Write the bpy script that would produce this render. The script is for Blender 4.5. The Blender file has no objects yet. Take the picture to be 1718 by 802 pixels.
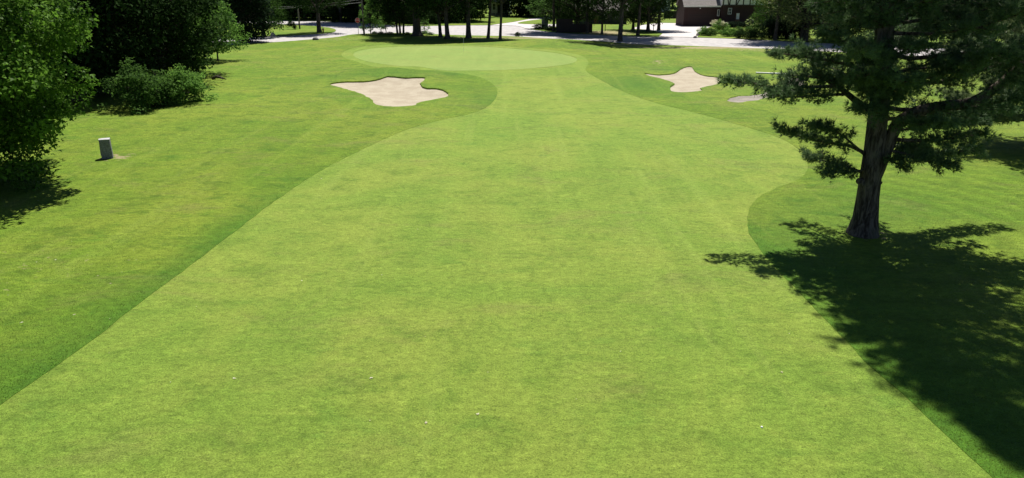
import bpy, bmesh, math, random
import numpy as np
from mathutils import Vector
from mathutils.geometry import delaunay_2d_cdt

rng = np.random.default_rng(7)
random.seed(7)
SC = bpy.context.scene
COL = SC.collection

# ------------------------------------------------------------------ camera, sky, sun, exposure
CAM_H, PITCH, FPX = 8.2, math.radians(20.0), 1180.0
cam_d = bpy.data.cameras.new('camera')
cam_d.sensor_width = 36.0
cam_d.lens = 36.0 * FPX / 1718.0
cam_d.clip_end = 5000
cam = bpy.data.objects.new('camera', cam_d)
COL.objects.link(cam)
cam.location = (0, 0, CAM_H)
cam.rotation_euler = (math.pi / 2 - PITCH, 0, 0)
SC.camera = cam

SUN_AZ, SUN_EL = math.radians(13.0), math.radians(64.0)      # azimuth from +Y towards +X
world = bpy.data.worlds.new('World')
SC.world = world
world.use_nodes = True
wt = world.node_tree
sky = wt.nodes.new('ShaderNodeTexSky')
sky.sky_type = 'NISHITA'
sky.sun_disc = False
sky.sun_elevation = SUN_EL
sky.sun_rotation = SUN_AZ
sky.altitude = 1500
sky.air_density = 0.5
sky.dust_density = 0.3
bg = wt.nodes['Background']
bg.inputs['Strength'].default_value = 0.08
wt.links.new(sky.outputs[0], bg.inputs['Color'])
sun_d = bpy.data.lights.new('sun', 'SUN')
sun_d.energy = 5.0
sun_d.angle = math.radians(0.53)
sun_d.color = (1.0, 0.95, 0.86)
sun = bpy.data.objects.new('sun', sun_d)
COL.objects.link(sun)
sv = Vector((math.sin(SUN_AZ) * math.cos(SUN_EL), math.cos(SUN_AZ) * math.cos(SUN_EL), math.sin(SUN_EL)))
sun.rotation_euler = sv.to_track_quat('Z', 'Y').to_euler()
sun.location = (30, 60, 60)
SC.view_settings.view_transform = 'Standard'
SC.view_settings.look = 'None'
SC.view_settings.exposure = 0.65
SC.view_settings.gamma = 1.0
SC.view_settings.use_curve_mapping = False
SC.cycles.max_bounces = 6
SC.cycles.diffuse_bounces = 3
SC.cycles.transmission_bounces = 3

# ------------------------------------------------------------------ terrain and pixel helpers
def hgt(x, y):
    x = np.asarray(x, float); y = np.asarray(y, float)
    g = 0.45 * np.exp(-((x + 5) / 19) ** 2 - ((y - 86) / 15) ** 2)
    g = g + 0.75 * np.exp(-((x - 5) / 9) ** 2 - ((y - 100) / 5) ** 2)
    g = g - 0.25 * np.exp(-((x - 17) / 8) ** 2 - ((y - 103) / 6) ** 2)
    g = g + 0.48 * np.exp(-((x + 11) / 7.0) ** 2 - ((y - 69.2) / 3.0) ** 2)
    g = g + 0.60 * np.exp(-((x - 17.5) / 6) ** 2 - ((y - 77.5) / 3.0) ** 2)
    g = g + 0.30 * np.exp(-((x + 32) / 8) ** 2 - ((y - 78) / 10) ** 2)
    f = np.clip((y - 25) / 40, 0, 1) * np.clip((300 - y) / 100, 0, 1)
    g = g + f * 0.10 * np.sin(x * 0.11 + 1.0) * np.sin(y * 0.09 + 0.4)
    return g

CF, SF = math.cos(PITCH), math.sin(PITCH)
def ray(px, py):
    a, b = (px - 859.0) / FPX, -(py - 401.0) / FPX
    return np.array([a, CF + b * SF, -SF + b * CF])
def W(px, py, y):                       # point on the ray at world depth y
    d = ray(px, py); t = y / d[1]
    return np.array([d[0] * t, y, CAM_H + d[2] * t])
YS = np.geomspace(2.0, 420.0, 5000)
def P(px, py):                          # where that ray meets the terrain
    d = ray(px, py)
    x = d[0] / d[1] * YS; z = CAM_H + d[2] / d[1] * YS
    s = z - hgt(x, YS)
    i = int(np.argmax(s <= 0)) if (s <= 0).any() else len(YS) - 1
    i = max(i, 1)
    t = s[i - 1] / (s[i - 1] - s[i]) if s[i - 1] != s[i] else 0.5
    y = YS[i - 1] + (YS[i] - YS[i - 1]) * min(max(t, 0), 1)
    xx = d[0] / d[1] * y
    return np.array([xx, y, float(hgt(xx, y))])
def pxm(y, z=0.0):                      # photo pixels per metre at a depth
    return FPX / ((y) * CF + (CAM_H - z) * SF)

# ------------------------------------------------------------------ materials
def new_mat(name):
    m = bpy.data.materials.new(name); m.use_nodes = True
    nt = m.node_tree; nt.nodes.clear()
    out = nt.nodes.new('ShaderNodeOutputMaterial')
    return m, nt, out
def nd(nt, t, **kw):
    n = nt.nodes.new(t)
    for k, v in kw.items():
        if k.startswith('i_'):
            n.inputs[int(k[2:]) if k[2:].isdigit() else k[2:]].default_value = v
        else:
            setattr(n, k, v)
    return n
def noise(nt, vec, scale, detail=3.0, rough=0.55, dist=0.0):
    n = nt.nodes.new('ShaderNodeTexNoise')
    n.inputs['Scale'].default_value = scale; n.inputs['Detail'].default_value = detail
    n.inputs['Roughness'].default_value = rough; n.inputs['Distortion'].default_value = dist
    nt.links.new(vec, n.inputs['Vector'])
    return n.outputs['Fac']
def ramp(nt, fac, a, b):
    n = nt.nodes.new('ShaderNodeMapRange')
    n.interpolation_type = 'SMOOTHSTEP'
    n.inputs['From Min'].default_value = a; n.inputs['From Max'].default_value = b
    nt.links.new(fac, n.inputs['Value'])
    return n.outputs['Result']
def mix(nt, fac, a, b, mode='MIX'):
    n = nt.nodes.new('ShaderNodeMix'); n.data_type = 'RGBA'; n.blend_type = mode
    for sock, v in ((n.inputs[0], fac), (n.inputs[6], a), (n.inputs[7], b)):
        if isinstance(v, (int, float)): sock.default_value = v
        elif isinstance(v, tuple): sock.default_value = (*v, 1.0) if len(v) == 3 else v
        else: nt.links.new(v, sock)
    return n.outputs[2]
def math_(nt, op, a, b=None):
    n = nt.nodes.new('ShaderNodeMath'); n.operation = op
    for s, v in ((n.inputs[0], a), (n.inputs[1], b)):
        if v is None: continue
        if isinstance(v, (int, float)): s.default_value = v
        else: nt.links.new(v, s)
    return n.outputs[0]
def mapping(nt, vec, scale=(1, 1, 1), rot=(0, 0, 0), loc=(0, 0, 0)):
    n = nt.nodes.new('ShaderNodeMapping')
    n.inputs['Scale'].default_value = scale; n.inputs['Rotation'].default_value = rot
    n.inputs['Location'].default_value = loc
    nt.links.new(vec, n.inputs['Vector'])
    return n.outputs[0]
def attr(nt, name):
    n = nt.nodes.new('ShaderNodeAttribute'); n.attribute_name = name
    return n.outputs['Fac']
def bump(nt, h, strength, dist, normal=None):
    n = nt.nodes.new('ShaderNodeBump')
    n.inputs['Strength'].default_value = strength; n.inputs['Distance'].default_value = dist
    nt.links.new(h, n.inputs['Height'])
    if normal is not None: nt.links.new(normal, n.inputs['Normal'])
    return n.outputs[0]

def grass_mat(name, dark, mid, yellow, lush, bare=(0.30, 0.24, 0.15), streak_rot=0.0, coarse=1.0, specks=0.5, contrast=1.0, rings=False):
    m, nt, out = new_mat(name)
    pos = nd(nt, 'ShaderNodeNewGeometry').outputs['Position']
    big = noise(nt, pos, 0.13, 5, 0.6, 0.6)
    med = noise(nt, mapping(nt, pos, (0.8, 1.1, 1), (0, 0, streak_rot)), 0.9, 8, 0.68, 0.6)
    strk = noise(nt, mapping(nt, pos, (0.65, 1.5, 1), (0, 0, streak_rot + 0.12), (5, 2, 0)), 1.3, 8, 0.72, 0.5)
    mow = noise(nt, mapping(nt, pos, (1.5, 0.10, 1), (0, 0, 0.16), (2, 8, 0)), 0.55, 4, 0.5, 0.2)
    sml = noise(nt, mapping(nt, pos, (0.8, 1.2, 1)), 4.5 * coarse, 6, 0.75)
    fin = noise(nt, pos, 24 * coarse, 4, 0.8)
    c = mix(nt, ramp(nt, big, 0.36, 0.64), mid, yellow)
    c = mix(nt, math_(nt, 'MULTIPLY', ramp(nt, med, 0.46, 0.68), 0.85 * contrast), c, dark)
    c = mix(nt, math_(nt, 'MULTIPLY', ramp(nt, strk, 0.50, 0.70), 0.55 * contrast), c, tuple(1.30 * v for v in yellow))
    dry = noise(nt, mapping(nt, pos, (0.6, 1.0, 1), (0, 0, 0.5), (7, 3, 0)), 0.38, 7, 0.68, 0.8)
    c = mix(nt, math_(nt, 'MULTIPLY', ramp(nt, dry, 0.52, 0.70), 0.45 * contrast), c, (0.165, 0.150, 0.050))
    grn = noise(nt, mapping(nt, pos, (0.7, 1.2, 1), (0, 0, 0.1), (1, 13, 0)), 0.5, 7, 0.7, 0.5)
    c = mix(nt, math_(nt, 'MULTIPLY', ramp(nt, grn, 0.54, 0.72), 0.55 * contrast), c, lush)
    c = mix(nt, math_(nt, 'MULTIPLY', attr(nt, 'lush'), ramp(nt, sml, 0.1, 0.45)), c, lush)
    trk = noise(nt, mapping(nt, pos, (1.1, 0.045, 1), (0, 0, -0.10), (4, 1, 0)), 1.0, 5, 0.55, 0.15)
    c = mix(nt, math_(nt, 'MULTIPLY', math_(nt, 'MULTIPLY', ramp(nt, trk, 0.54, 0.68), ramp(nt, med, 0.3, 0.6)), 0.38 * contrast), c, tuple(1.15 * v + 0.015 for v in yellow))
    v = math_(nt, 'ADD', math_(nt, 'MULTIPLY', sml, 1.9 * contrast), 1 - 0.95 * contrast)
    c = mix(nt, 1.0, c, v, 'MULTIPLY')
    v = math_(nt, 'ADD', math_(nt, 'MULTIPLY', mow, 0.30 * contrast), 1 - 0.15 * contrast)
    c = mix(nt, 1.0, c, v, 'MULTIPLY')
    if rings:                            # arcs left by the mower circling the pine
        vd = nd(nt, 'ShaderNodeVectorMath', operation='DISTANCE'); nt.links.new(pos, vd.inputs[0]); vd.inputs[1].default_value = (11.5, 24.0, 0.0)
        dd = math_(nt, 'ADD', vd.outputs['Value'], math_(nt, 'MULTIPLY', med, 0.9))
        sn = math_(nt, 'SINE', math_(nt, 'MULTIPLY', dd, 5.2))
        msk = math_(nt, 'MULTIPLY', ramp(nt, vd.outputs['Value'], 3.0, 5.0), ramp(nt, vd.outputs['Value'], 16.0, 10.0))
        v = math_(nt, 'ADD', math_(nt, 'MULTIPLY', math_(nt, 'MULTIPLY', sn, msk), 0.10), 1.0)
        c = mix(nt, 1.0, c, v, 'MULTIPLY')
    v = math_(nt, 'ADD', math_(nt, 'MULTIPLY', fin, 2.2), -0.1)
    c = mix(nt, 1.0, c, v, 'MULTIPLY')
    spk = noise(nt, mapping(nt, pos, (1, 1, 1), (0, 0, 0), (3, 9, 0)), 11 * coarse, 3, 0.6)
    c = mix(nt, math_(nt, 'MULTIPLY', ramp(nt, spk, 0.60, 0.70), specks), c, tuple(0.40 * v for v in dark))
    tan = noise(nt, mapping(nt, pos, (1, 1.4, 1), (0, 0, 0.2), (11, 5, 0)), 2.4, 4, 0.65)
    bm = math_(nt, 'MULTIPLY', ramp(nt, math_(nt, 'ADD', tan, math_(nt, 'MULTIPLY', attr(nt, 'bare'), 0.5)), 0.72, 0.86), 0.8)
    c = mix(nt, bm, c, mix(nt, fin, tuple(0.7 * v for v in bare), tuple(1.25 * v for v in bare)))
    b1 = bump(nt, fin, 0.8, 0.03)
    b2 = bump(nt, sml, 0.6, 0.06, b1)
    p = nd(nt, 'ShaderNodeBsdfPrincipled')
    nt.links.new(c, p.inputs['Base Color']); nt.links.new(b2, p.inputs['Normal'])
    p.inputs['Roughness'].default_value = 0.8
    p.inputs['Specular IOR Level'].default_value = 0.12
    nt.links.new(p.outputs[0], out.inputs[0])
    return m

def simple_mat(name, col, col2=None, scale=6.0, rough=0.8, stretch=(1, 1, 1), bmp=0.3, bdist=0.02, spec=0.3, metal=0.0, contrast=(0.35, 0.65)):
    m, nt, out = new_mat(name)
    tc = nd(nt, 'ShaderNodeTexCoord').outputs['Object']
    n = noise(nt, mapping(nt, tc, stretch), scale, 5, 0.65)
    c = mix(nt, ramp(nt, n, *contrast), col, col2 if col2 else tuple(0.75 * v for v in col))
    p = nd(nt, 'ShaderNodeBsdfPrincipled')
    nt.links.new(c, p.inputs['Base Color'])
    p.inputs['Roughness'].default_value = rough; p.inputs['Metallic'].default_value = metal
    p.inputs['Specular IOR Level'].default_value = spec
    if bmp: nt.links.new(bump(nt, n, bmp, bdist), p.inputs['Normal'])
    nt.links.new(p.outputs[0], out.inputs[0])
    return m

def sand_mat(name, a, b, grit):
    m, nt, out = new_mat(name)
    pos = nd(nt, 'ShaderNodeNewGeometry').outputs['Position']
    n1 = noise(nt, pos, 0.8, 4, 0.6); n2 = noise(nt, pos, 9, 4, 0.7); n3 = noise(nt, mapping(nt, pos, (1, 5, 1), (0, 0, 0.5)), 3, 3, 0.6)
    c = mix(nt, ramp(nt, n1, 0.35, 0.65), a, b)
    c = mix(nt, math_(nt, 'MULTIPLY', ramp(nt, n2, 0.5, 0.7), grit), c, tuple(0.55 * v for v in b))
    p = nd(nt, 'ShaderNodeBsdfPrincipled')
    nt.links.new(c, p.inputs['Base Color']); p.inputs['Roughness'].default_value = 0.95
    p.inputs['Specular IOR Level'].default_value = 0.1
    nt.links.new(bump(nt, n3, 0.5, 0.05, bump(nt, n2, 0.5, 0.03)), p.inputs['Normal'])
    nt.links.new(p.outputs[0], out.inputs[0])
    return m

def leaf_mat(name, dark, light, trans=0.45, tcol=None, rough=0.5, spec=0.25):
    m, nt, out = new_mat(name)
    v = attr(nt, 'var')
    c = mix(nt, v, dark, light)
    p = nd(nt, 'ShaderNodeBsdfPrincipled')
    nt.links.new(c, p.inputs['Base Color']); p.inputs['Roughness'].default_value = rough
    p.inputs['Specular IOR Level'].default_value = spec
    t = nd(nt, 'ShaderNodeBsdfTranslucent')
    tc = mix(nt, v, tcol if tcol else tuple(1.3 * k for k in dark), tuple(min(1, 1.5 * k) for k in light))
    nt.links.new(tc, t.inputs['Color'])
    s = nd(nt, 'ShaderNodeMixShader'); s.inputs[0].default_value = trans
    nt.links.new(p.outputs[0], s.inputs[1]); nt.links.new(t.outputs[0], s.inputs[2])
    nt.links.new(s.outputs[0], out.inputs[0])
    return m

def bark_mat(name, a, b, scale=5):
    m, nt, out = new_mat(name)
    tc = nd(nt, 'ShaderNodeTexCoord').outputs['Object']
    n = noise(nt, mapping(nt, tc, (1, 1, 0.22)), scale * 2.2, 6, 0.7, 0.6)
    n2 = noise(nt, tc, 1.2, 3)
    c = mix(nt, ramp(nt, n, 0.38, 0.62), a, b)
    c = mix(nt, math_(nt, 'MULTIPLY', ramp(nt, n2, 0.5, 0.7), 0.4), c, (0.10, 0.11, 0.075))
    p = nd(nt, 'ShaderNodeBsdfPrincipled')
    nt.links.new(c, p.inputs['Base Color']); p.inputs['Roughness'].default_value = 0.95
    p.inputs['Specular IOR Level'].default_value = 0.1
    nt.links.new(bump(nt, n, 1.0, 0.06), p.inputs['Normal'])
    nt.links.new(p.outputs[0], out.inputs[0])
    return m

def brick_mat(name, a, b, mortar, w=0.22, h=0.075):
    m, nt, out = new_mat(name)
    tc = nd(nt, 'ShaderNodeTexCoord').outputs['Object']
    sx = nd(nt, 'ShaderNodeSeparateXYZ'); nt.links.new(tc, sx.inputs[0])
    cx = nd(nt, 'ShaderNodeCombineXYZ')
    nt.links.new(math_(nt, 'ADD', sx.outputs[0], sx.outputs[1]), cx.inputs[0]); nt.links.new(sx.outputs[2], cx.inputs[1])
    br = nt.nodes.new('ShaderNodeTexBrick')
    br.inputs['Scale'].default_value = 1.0
    br.inputs['Brick Width'].default_value = w; br.inputs['Row Height'].default_value = h
    br.inputs['Mortar Size'].default_value = 0.008
    br.inputs['Color1'].default_value = (*a, 1); br.inputs['Color2'].default_value = (*b, 1); br.inputs['Mortar'].default_value = (*mortar, 1)
    nt.links.new(cx.outputs[0], br.inputs['Vector'])
    c = mix(nt, math_(nt, 'MULTIPLY', noise(nt, tc, 1.1, 4), 0.6), br.outputs['Color'], tuple(0.5 * v for v in a))
    p = nd(nt, 'ShaderNodeBsdfPrincipled')
    nt.links.new(c, p.inputs['Base Color']); p.inputs['Roughness'].default_value = 0.9
    nt.links.new(p.outputs[0], out.inputs[0])
    return m

def stripe_mat(name, a, b, period, axis=2, rough=0.75):
    m, nt, out = new_mat(name)
    tc = nd(nt, 'ShaderNodeTexCoord').outputs['Object']
    sx = nd(nt, 'ShaderNodeSeparateXYZ'); nt.links.new(tc, sx.inputs[0])
    src = sx.outputs[2] if axis == 2 else math_(nt, 'ADD', sx.outputs[0], sx.outputs[1])
    f = math_(nt, 'FRACT', math_(nt, 'DIVIDE', src, period))
    line = math_(nt, 'LESS_THAN', f, 0.10)
    n = noise(nt, mapping(nt, tc, (1, 1, 1)), 2.5, 5)
    c = mix(nt, math_(nt, 'MULTIPLY', n, 0.5), a, tuple(0.7 * v for v in a))
    c = mix(nt, line, c, b)
    p = nd(nt, 'ShaderNodeBsdfPrincipled')
    nt.links.new(c, p.inputs['Base Color']); p.inputs['Roughness'].default_value = rough
    nt.links.new(bump(nt, f, 0.4, 0.01), p.inputs['Normal'])
    nt.links.new(p.outputs[0], out.inputs[0])
    return m

M = {}
M['rough'] = grass_mat('rough_grass', (0.059, 0.115, 0.009), (0.099, 0.174, 0.013), (0.150, 0.203, 0.021), (0.038, 0.124, 0.010), streak_rot=0.25, contrast=0.9, rings=True)
M['fairway'] = grass_mat('fairway_grass', (0.093, 0.161, 0.020), (0.138, 0.220, 0.029), (0.184, 0.242, 0.038), (0.088, 0.184, 0.025), streak_rot=-0.1, coarse=1.15, contrast=0.78)
M['green'] = grass_mat('putting_green_grass', (0.152, 0.230, 0.050), (0.180, 0.262, 0.060), (0.204, 0.268, 0.065), (0.14, 0.225, 0.054), coarse=1.6, specks=0.1, contrast=0.5)
M['sand'] = sand_mat('bunker_sand', (0.39, 0.345, 0.265), (0.33, 0.285, 0.215), 0.5)
M['gritty'] = sand_mat('gritty_bunker_sand', (0.30, 0.27, 0.235), (0.22, 0.20, 0.17), 0.8)
M['soil'] = simple_mat('turf_lip', (0.075, 0.065, 0.03), (0.10, 0.13, 0.03), 5)
M['asphalt'] = simple_mat('old_pale_asphalt', (0.42, 0.40, 0.40), (0.34, 0.325, 0.33), 1.2, 0.9, (1, 0.4, 1), 0.15)
M['drive'] = simple_mat('driveway_asphalt', (0.52, 0.49, 0.485), (0.46, 0.435, 0.43), 0.8, 0.9, bmp=0.1)
M['bark'] = bark_mat('grey_brown_bark', (0.035, 0.028, 0.022), (0.11, 0.095, 0.08))
M['pine_bark'] = bark_mat('pine_bark', (0.028, 0.022, 0.018), (0.125, 0.105, 0.085), 4)
M['maple_leaf'] = leaf_mat('maple_leaf', (0.012, 0.036, 0.006), (0.115, 0.23, 0.026), 0.36, spec=0.05)
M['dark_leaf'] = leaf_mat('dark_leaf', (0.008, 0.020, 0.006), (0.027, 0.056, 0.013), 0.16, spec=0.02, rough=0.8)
M['grove_leaf'] = leaf_mat('grove_leaf', (0.013, 0.031, 0.009), (0.050, 0.098, 0.022), 0.22, spec=0.03, rough=0.75)
M['mid_leaf'] = leaf_mat('mid_leaf', (0.020, 0.052, 0.011), (0.078, 0.155, 0.028), 0.36, spec=0.05, rough=0.7)
M['pale_leaf'] = leaf_mat('pale_leaf', (0.045, 0.11, 0.022), (0.15, 0.28, 0.05), 0.44, spec=0.05, rough=0.7)
M['olive_leaf'] = leaf_mat('olive_leaf', (0.05, 0.08, 0.022), (0.21, 0.26, 0.085), 0.36, spec=0.15)
M['needle'] = leaf_mat('pine_needle', (0.019, 0.046, 0.019), (0.110, 0.175, 0.070), 0.33, rough=0.55, spec=0.15)
M['pale_needle'] = leaf_mat('pale_pine_needle', (0.055, 0.085, 0.038), (0.20, 0.25, 0.11), 0.28, rough=0.45)
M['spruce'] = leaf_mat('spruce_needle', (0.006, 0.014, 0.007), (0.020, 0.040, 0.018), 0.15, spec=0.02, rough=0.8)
M['blade'] = leaf_mat('grass_blade', (0.045, 0.115, 0.010), (0.170, 0.235, 0.032), 0.35, rough=0.6, spec=0.15)
M['flower'] = leaf_mat('cream_flower', (0.42, 0.44, 0.28), (0.62, 0.58, 0.42), 0.3)
M['dry_leaf'] = leaf_mat('dry_leaf', (0.34, 0.31, 0.18), (0.60, 0.60, 0.44), 0.2)
M['granite'] = simple_mat('speckled_granite', (0.10, 0.10, 0.115), (0.27, 0.27, 0.285), 30, 0.8, bmp=0.5)
M['granite_top'] = simple_mat('pale_granite_top', (0.46, 0.46, 0.46), (0.33, 0.33, 0.34), 20, 0.85)  # lighter grey for the post's cap than for its shaft
M['stone'] = simple_mat('dark_stone', (0.07, 0.07, 0.068), (0.16, 0.155, 0.15), 5, 0.85, bmp=0.6)
M['pale_stone'] = simple_mat('pale_stone', (0.42, 0.40, 0.38), (0.24, 0.23, 0.22), 5, 0.85, bmp=0.6)
M['white'] = simple_mat('white_paint', (0.78, 0.78, 0.76), (0.70, 0.70, 0.68), 3, 0.5, bmp=0.05)
M['red'] = simple_mat('red_sign_face', (0.55, 0.03, 0.035), (0.47, 0.03, 0.03), 3, 0.4, bmp=0.0)
M['hyd_red'] = simple_mat('red_hydrant_paint', (0.40, 0.05, 0.04), (0.28, 0.05, 0.03), 6, 0.5, bmp=0.1)
M['steel'] = simple_mat('galvanised_steel', (0.20, 0.20, 0.19), (0.13, 0.13, 0.125), 8, 0.5, metal=0.4)
M['pole'] = simple_mat('weathered_pole_wood', (0.20, 0.17, 0.14), (0.11, 0.095, 0.08), 5, 0.9, (1, 1, 0.1), 0.5)
M['cable'] = simple_mat('pale_cable', (0.34, 0.34, 0.33), (0.25, 0.25, 0.25), 3, 0.6, bmp=0)
M['brick'] = brick_mat('dark_red_brick', (0.052, 0.018, 0.016), (0.036, 0.014, 0.014), (0.06, 0.05, 0.045))
M['dark_wood'] = stripe_mat('dark_brown_boards', (0.030, 0.019, 0.015), (0.01, 0.007, 0.006), 0.14, axis=0)
M['siding'] = stripe_mat('white_siding', (0.70, 0.71, 0.72), (0.35, 0.36, 0.38), 0.16)
M['grey_siding'] = stripe_mat('pale_grey_siding', (0.52, 0.55, 0.60), (0.26, 0.28, 0.31), 0.16)
M['dark_siding'] = stripe_mat('dark_siding', (0.040, 0.036, 0.040), (0.014, 0.013, 0.015), 0.16)
M['shingle'] = brick_mat('roof_shingle', (0.26, 0.235, 0.225), (0.18, 0.16, 0.155), (0.09, 0.08, 0.075), 0.3, 0.14)
M['stucco'] = simple_mat('cream_stucco', (0.80, 0.78, 0.74), (0.72, 0.70, 0.66), 5, 0.9)
M['timber'] = simple_mat('black_timber', (0.03, 0.024, 0.02), (0.05, 0.04, 0.034), 6, 0.8)
M['door_wood'] = simple_mat('brown_door', (0.16, 0.08, 0.045), (0.11, 0.055, 0.03), 5, 0.6, (1, 1, 0.2))
M['garage'] = stripe_mat('garage_door_brown', (0.034, 0.015, 0.014), (0.014, 0.008, 0.007), 0.5)
M['cabinet'] = simple_mat('cabinet_green', (0.24, 0.27, 0.25), (0.18, 0.21, 0.19), 4, 0.5, bmp=0.05)
M['lamp'] = simple_mat('lamp_shade_white', (0.8, 0.8, 0.78), None, 3, 0.4, bmp=0)
M['ball'] = simple_mat('golf_ball_white', (0.82, 0.82, 0.80), (0.78, 0.78, 0.76), 90, 0.35, bmp=0.4, bdist=0.002)
M['hole'] = simple_mat('cup_dark', (0.02, 0.02, 0.018), None, 4, 0.9)
M['mulch'] = simple_mat('reddish_mulch', (0.16, 0.085, 0.05), (0.08, 0.05, 0.035), 9, 0.95, bmp=0.8, bdist=0.05)
def glass_mat():
    m, nt, out = new_mat('window_glass')
    p = nd(nt, 'ShaderNodeBsdfPrincipled')
    p.inputs['Base Color'].default_value = (0.03, 0.04, 0.05, 1); p.inputs['Roughness'].default_value = 0.06
    p.inputs['Specular IOR Level'].default_value = 0.7
    nt.links.new(p.outputs[0], out.inputs[0]); return m
M['glass'] = glass_mat()

# ------------------------------------------------------------------ mesh helpers
def link_mesh(name, me, mat, parent=None, loc=None):
    o = bpy.data.objects.new(name, me)
    COL.objects.link(o)
    mats = mat if isinstance(mat, (list, tuple)) else [mat]
    if len(me.materials) == 0:
        for k in mats: me.materials.append(k)
    if parent is not None: o.parent = parent
    if loc is not None: o.location = tuple(loc)
    return o
def tag(o, label=None, cat=None, group=None, kind=None):
    if label: o['label'] = label
    if cat: o['category'] = cat
    if group: o['group'] = group
    if kind: o['kind'] = kind
    return o
def thing(name, label, cat, loc, rotz=0.0, group=None, rot=None):
    o = bpy.data.objects.new(name, None)
    o.empty_display_size = 0.3
    COL.objects.link(o)
    o.location = tuple(float(v) for v in loc)
    o.rotation_euler = rot if rot else (0, 0, rotz)
    return tag(o, label, cat, group)

class MB:
    """collects shapes, becomes ONE mesh object"""
    def __init__(s): s.v = []; s.f = []; s.mi = []; s.n = 0; s.smooth = []
    def add(s, v, f, mi=0, smooth=False):
        v = np.asarray(v, float).reshape(-1, 3)
        s.v.append(v)
        for q in f:
            s.f.append(tuple(int(i) + s.n for i in q)); s.mi.append(mi); s.smooth.append(smooth)
        s.n += len(v)
        return s
    def box(s, x0, x1, y0, y1, z0, z1, mi=0):
        v = [(x0, y0, z0), (x1, y0, z0), (x1, y1, z0), (x0, y1, z0), (x0, y0, z1), (x1, y0, z1), (x1, y1, z1), (x0, y1, z1)]
        return s.add(v, [(0, 3, 2, 1), (4, 5, 6, 7), (0, 1, 5, 4), (1, 2, 6, 5), (2, 3, 7, 6), (3, 0, 4, 7)], mi)
    def bar(s, a, b, w, d, mi=0):
        a = np.array(a, float); b = np.array(b, float); t = b - a; t /= np.linalg.norm(t)
        up = np.array([0, 1, 0]) if abs(t[1]) < 0.9 else np.array([1, 0, 0])
        u = np.cross(t, up); u /= np.linalg.norm(u); w2 = np.cross(u, t)
        v = []
        for p in (a, b):
            for i, j in ((-1, -1), (1, -1), (1, 1), (-1, 1)): v.append(p + u * i * w / 2 + w2 * j * d / 2)
        return s.add(v, [(0, 1, 2, 3), (7, 6, 5, 4), (0, 4, 5, 1), (1, 5, 6, 2), (2, 6, 7, 3), (3, 7, 4, 0)], mi)
    def tube(s, pts, radii, sides=8, mi=0, wob=0.0, rs=None):
        pts = np.asarray(pts, float); n = len(pts)
        radii = np.broadcast_to(np.asarray(radii, float), (n,))
        tan = np.gradient(pts, axis=0); tan /= np.linalg.norm(tan, axis=1)[:, None] + 1e-9
        ref = np.array([1.0, 0.13, 0.0]) if abs(tan[0][2]) > 0.5 else np.array([0.05, 0.0, 1.0])
        a = np.linspace(0, 2 * math.pi, sides, endpoint=False)
        V = []
        for i in range(n):
            u = np.cross(tan[i], ref); u /= np.linalg.norm(u) + 1e-9
            w = np.cross(tan[i], u)
            rr = radii[i] * (1 + (wob * (rs.random(sides) - 0.5) if wob else np.zeros(sides)))
            V.append(pts[i] + np.outer(np.cos(a) * rr, u) + np.outer(np.sin(a) * rr, w))
        V = np.concatenate(V)
        F = []
        for i in range(n - 1):
            for k in range(sides):
                k2 = (k + 1) % sides
                F.append((i * sides + k, i * sides + k2, (i + 1) * sides + k2, (i + 1) * sides + k))
        F.append(tuple(range(sides - 1, -1, -1))); F.append(tuple((n - 1) * sides + k for k in range(sides)))
        return s.add(V, F, mi, True)
    def lathe(s, prof, sides=16, mi=0, c=(0, 0, 0), smooth=True):
        a = np.linspace(0, 2 * math.pi, sides, endpoint=False)
        V = np.concatenate([np.stack([np.cos(a) * r + c[0], np.sin(a) * r + c[1], np.full(sides, z + c[2])], 1) for r, z in prof])
        F = []
        for i in range(len(prof) - 1):
            for k in range(sides):
                k2 = (k + 1) % sides
                F.append((i * sides + k, i * sides + k2, (i + 1) * sides + k2, (i + 1) * sides + k))
        F.append(tuple(range(sides - 1, -1, -1))); F.append(tuple((len(prof) - 1) * sides + k for k in range(sides)))
        return s.add(V, F, mi, smooth)
    def build(s, name, mat, parent=None, loc=None, bevel=0.0):
        me = bpy.data.meshes.new(name)
        me.from_pydata(np.concatenate(s.v).tolist(), [], s.f)
        mats = mat if isinstance(mat, (list, tuple)) else [mat]
        for k in mats: me.materials.append(k)
        me.polygons.foreach_set('material_index', s.mi)
        me.polygons.foreach_set('use_smooth', s.smooth)
        me.update()
        o = link_mesh(name, me, mat, parent, loc)
        if bevel:
            b = o.modifiers.new('bevel', 'BEVEL'); b.width = bevel; b.segments = 2; b.limit_method = 'ANGLE'
        return o

def unit(a): return a / (np.linalg.norm(a, axis=-1, keepdims=True) + 1e-9)
# leaf templates: (u along, v side, w normal)
T_MAPLE = (np.array([(0, 0, 0), (.08, .36, .06), (.40, .52, .12), (.46, .20, .05), (1, 0, -.04), (.46, -.20, .05), (.40, -.52, .12), (.08, -.36, .06)]), [(0, 4, 3, 2, 1), (0, 7, 6, 5, 4)])
T_LEAF = (np.array([(0, 0, 0), (.45, .36, .1), (1, 0, -.05), (.45, -.36, .1)]), [(0, 2, 1), (0, 3, 2)])
def needle_template(k, spread, width, seed):
    r = np.random.default_rng(seed); v = []; f = []
    for i in range(k):
        ph = 2 * math.pi * (i + r.random() * 0.6) / k; th = spread * (0.35 + 0.65 * r.random())
        d = np.array([math.cos(th), math.sin(th) * math.cos(ph), math.sin(th) * math.sin(ph)])
        L = 0.75 + 0.35 * r.random()
        sd = np.cross(d, r.normal(size=3)); sd /= np.linalg.norm(sd)
        v += [sd * width / 2, -sd * width / 2, d * L]; f.append((3 * i, 3 * i + 1, 3 * i + 2))
    return (np.array(v), f)
T_NEEDLE = needle_template(8, 1.05, 0.13, 3)
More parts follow.
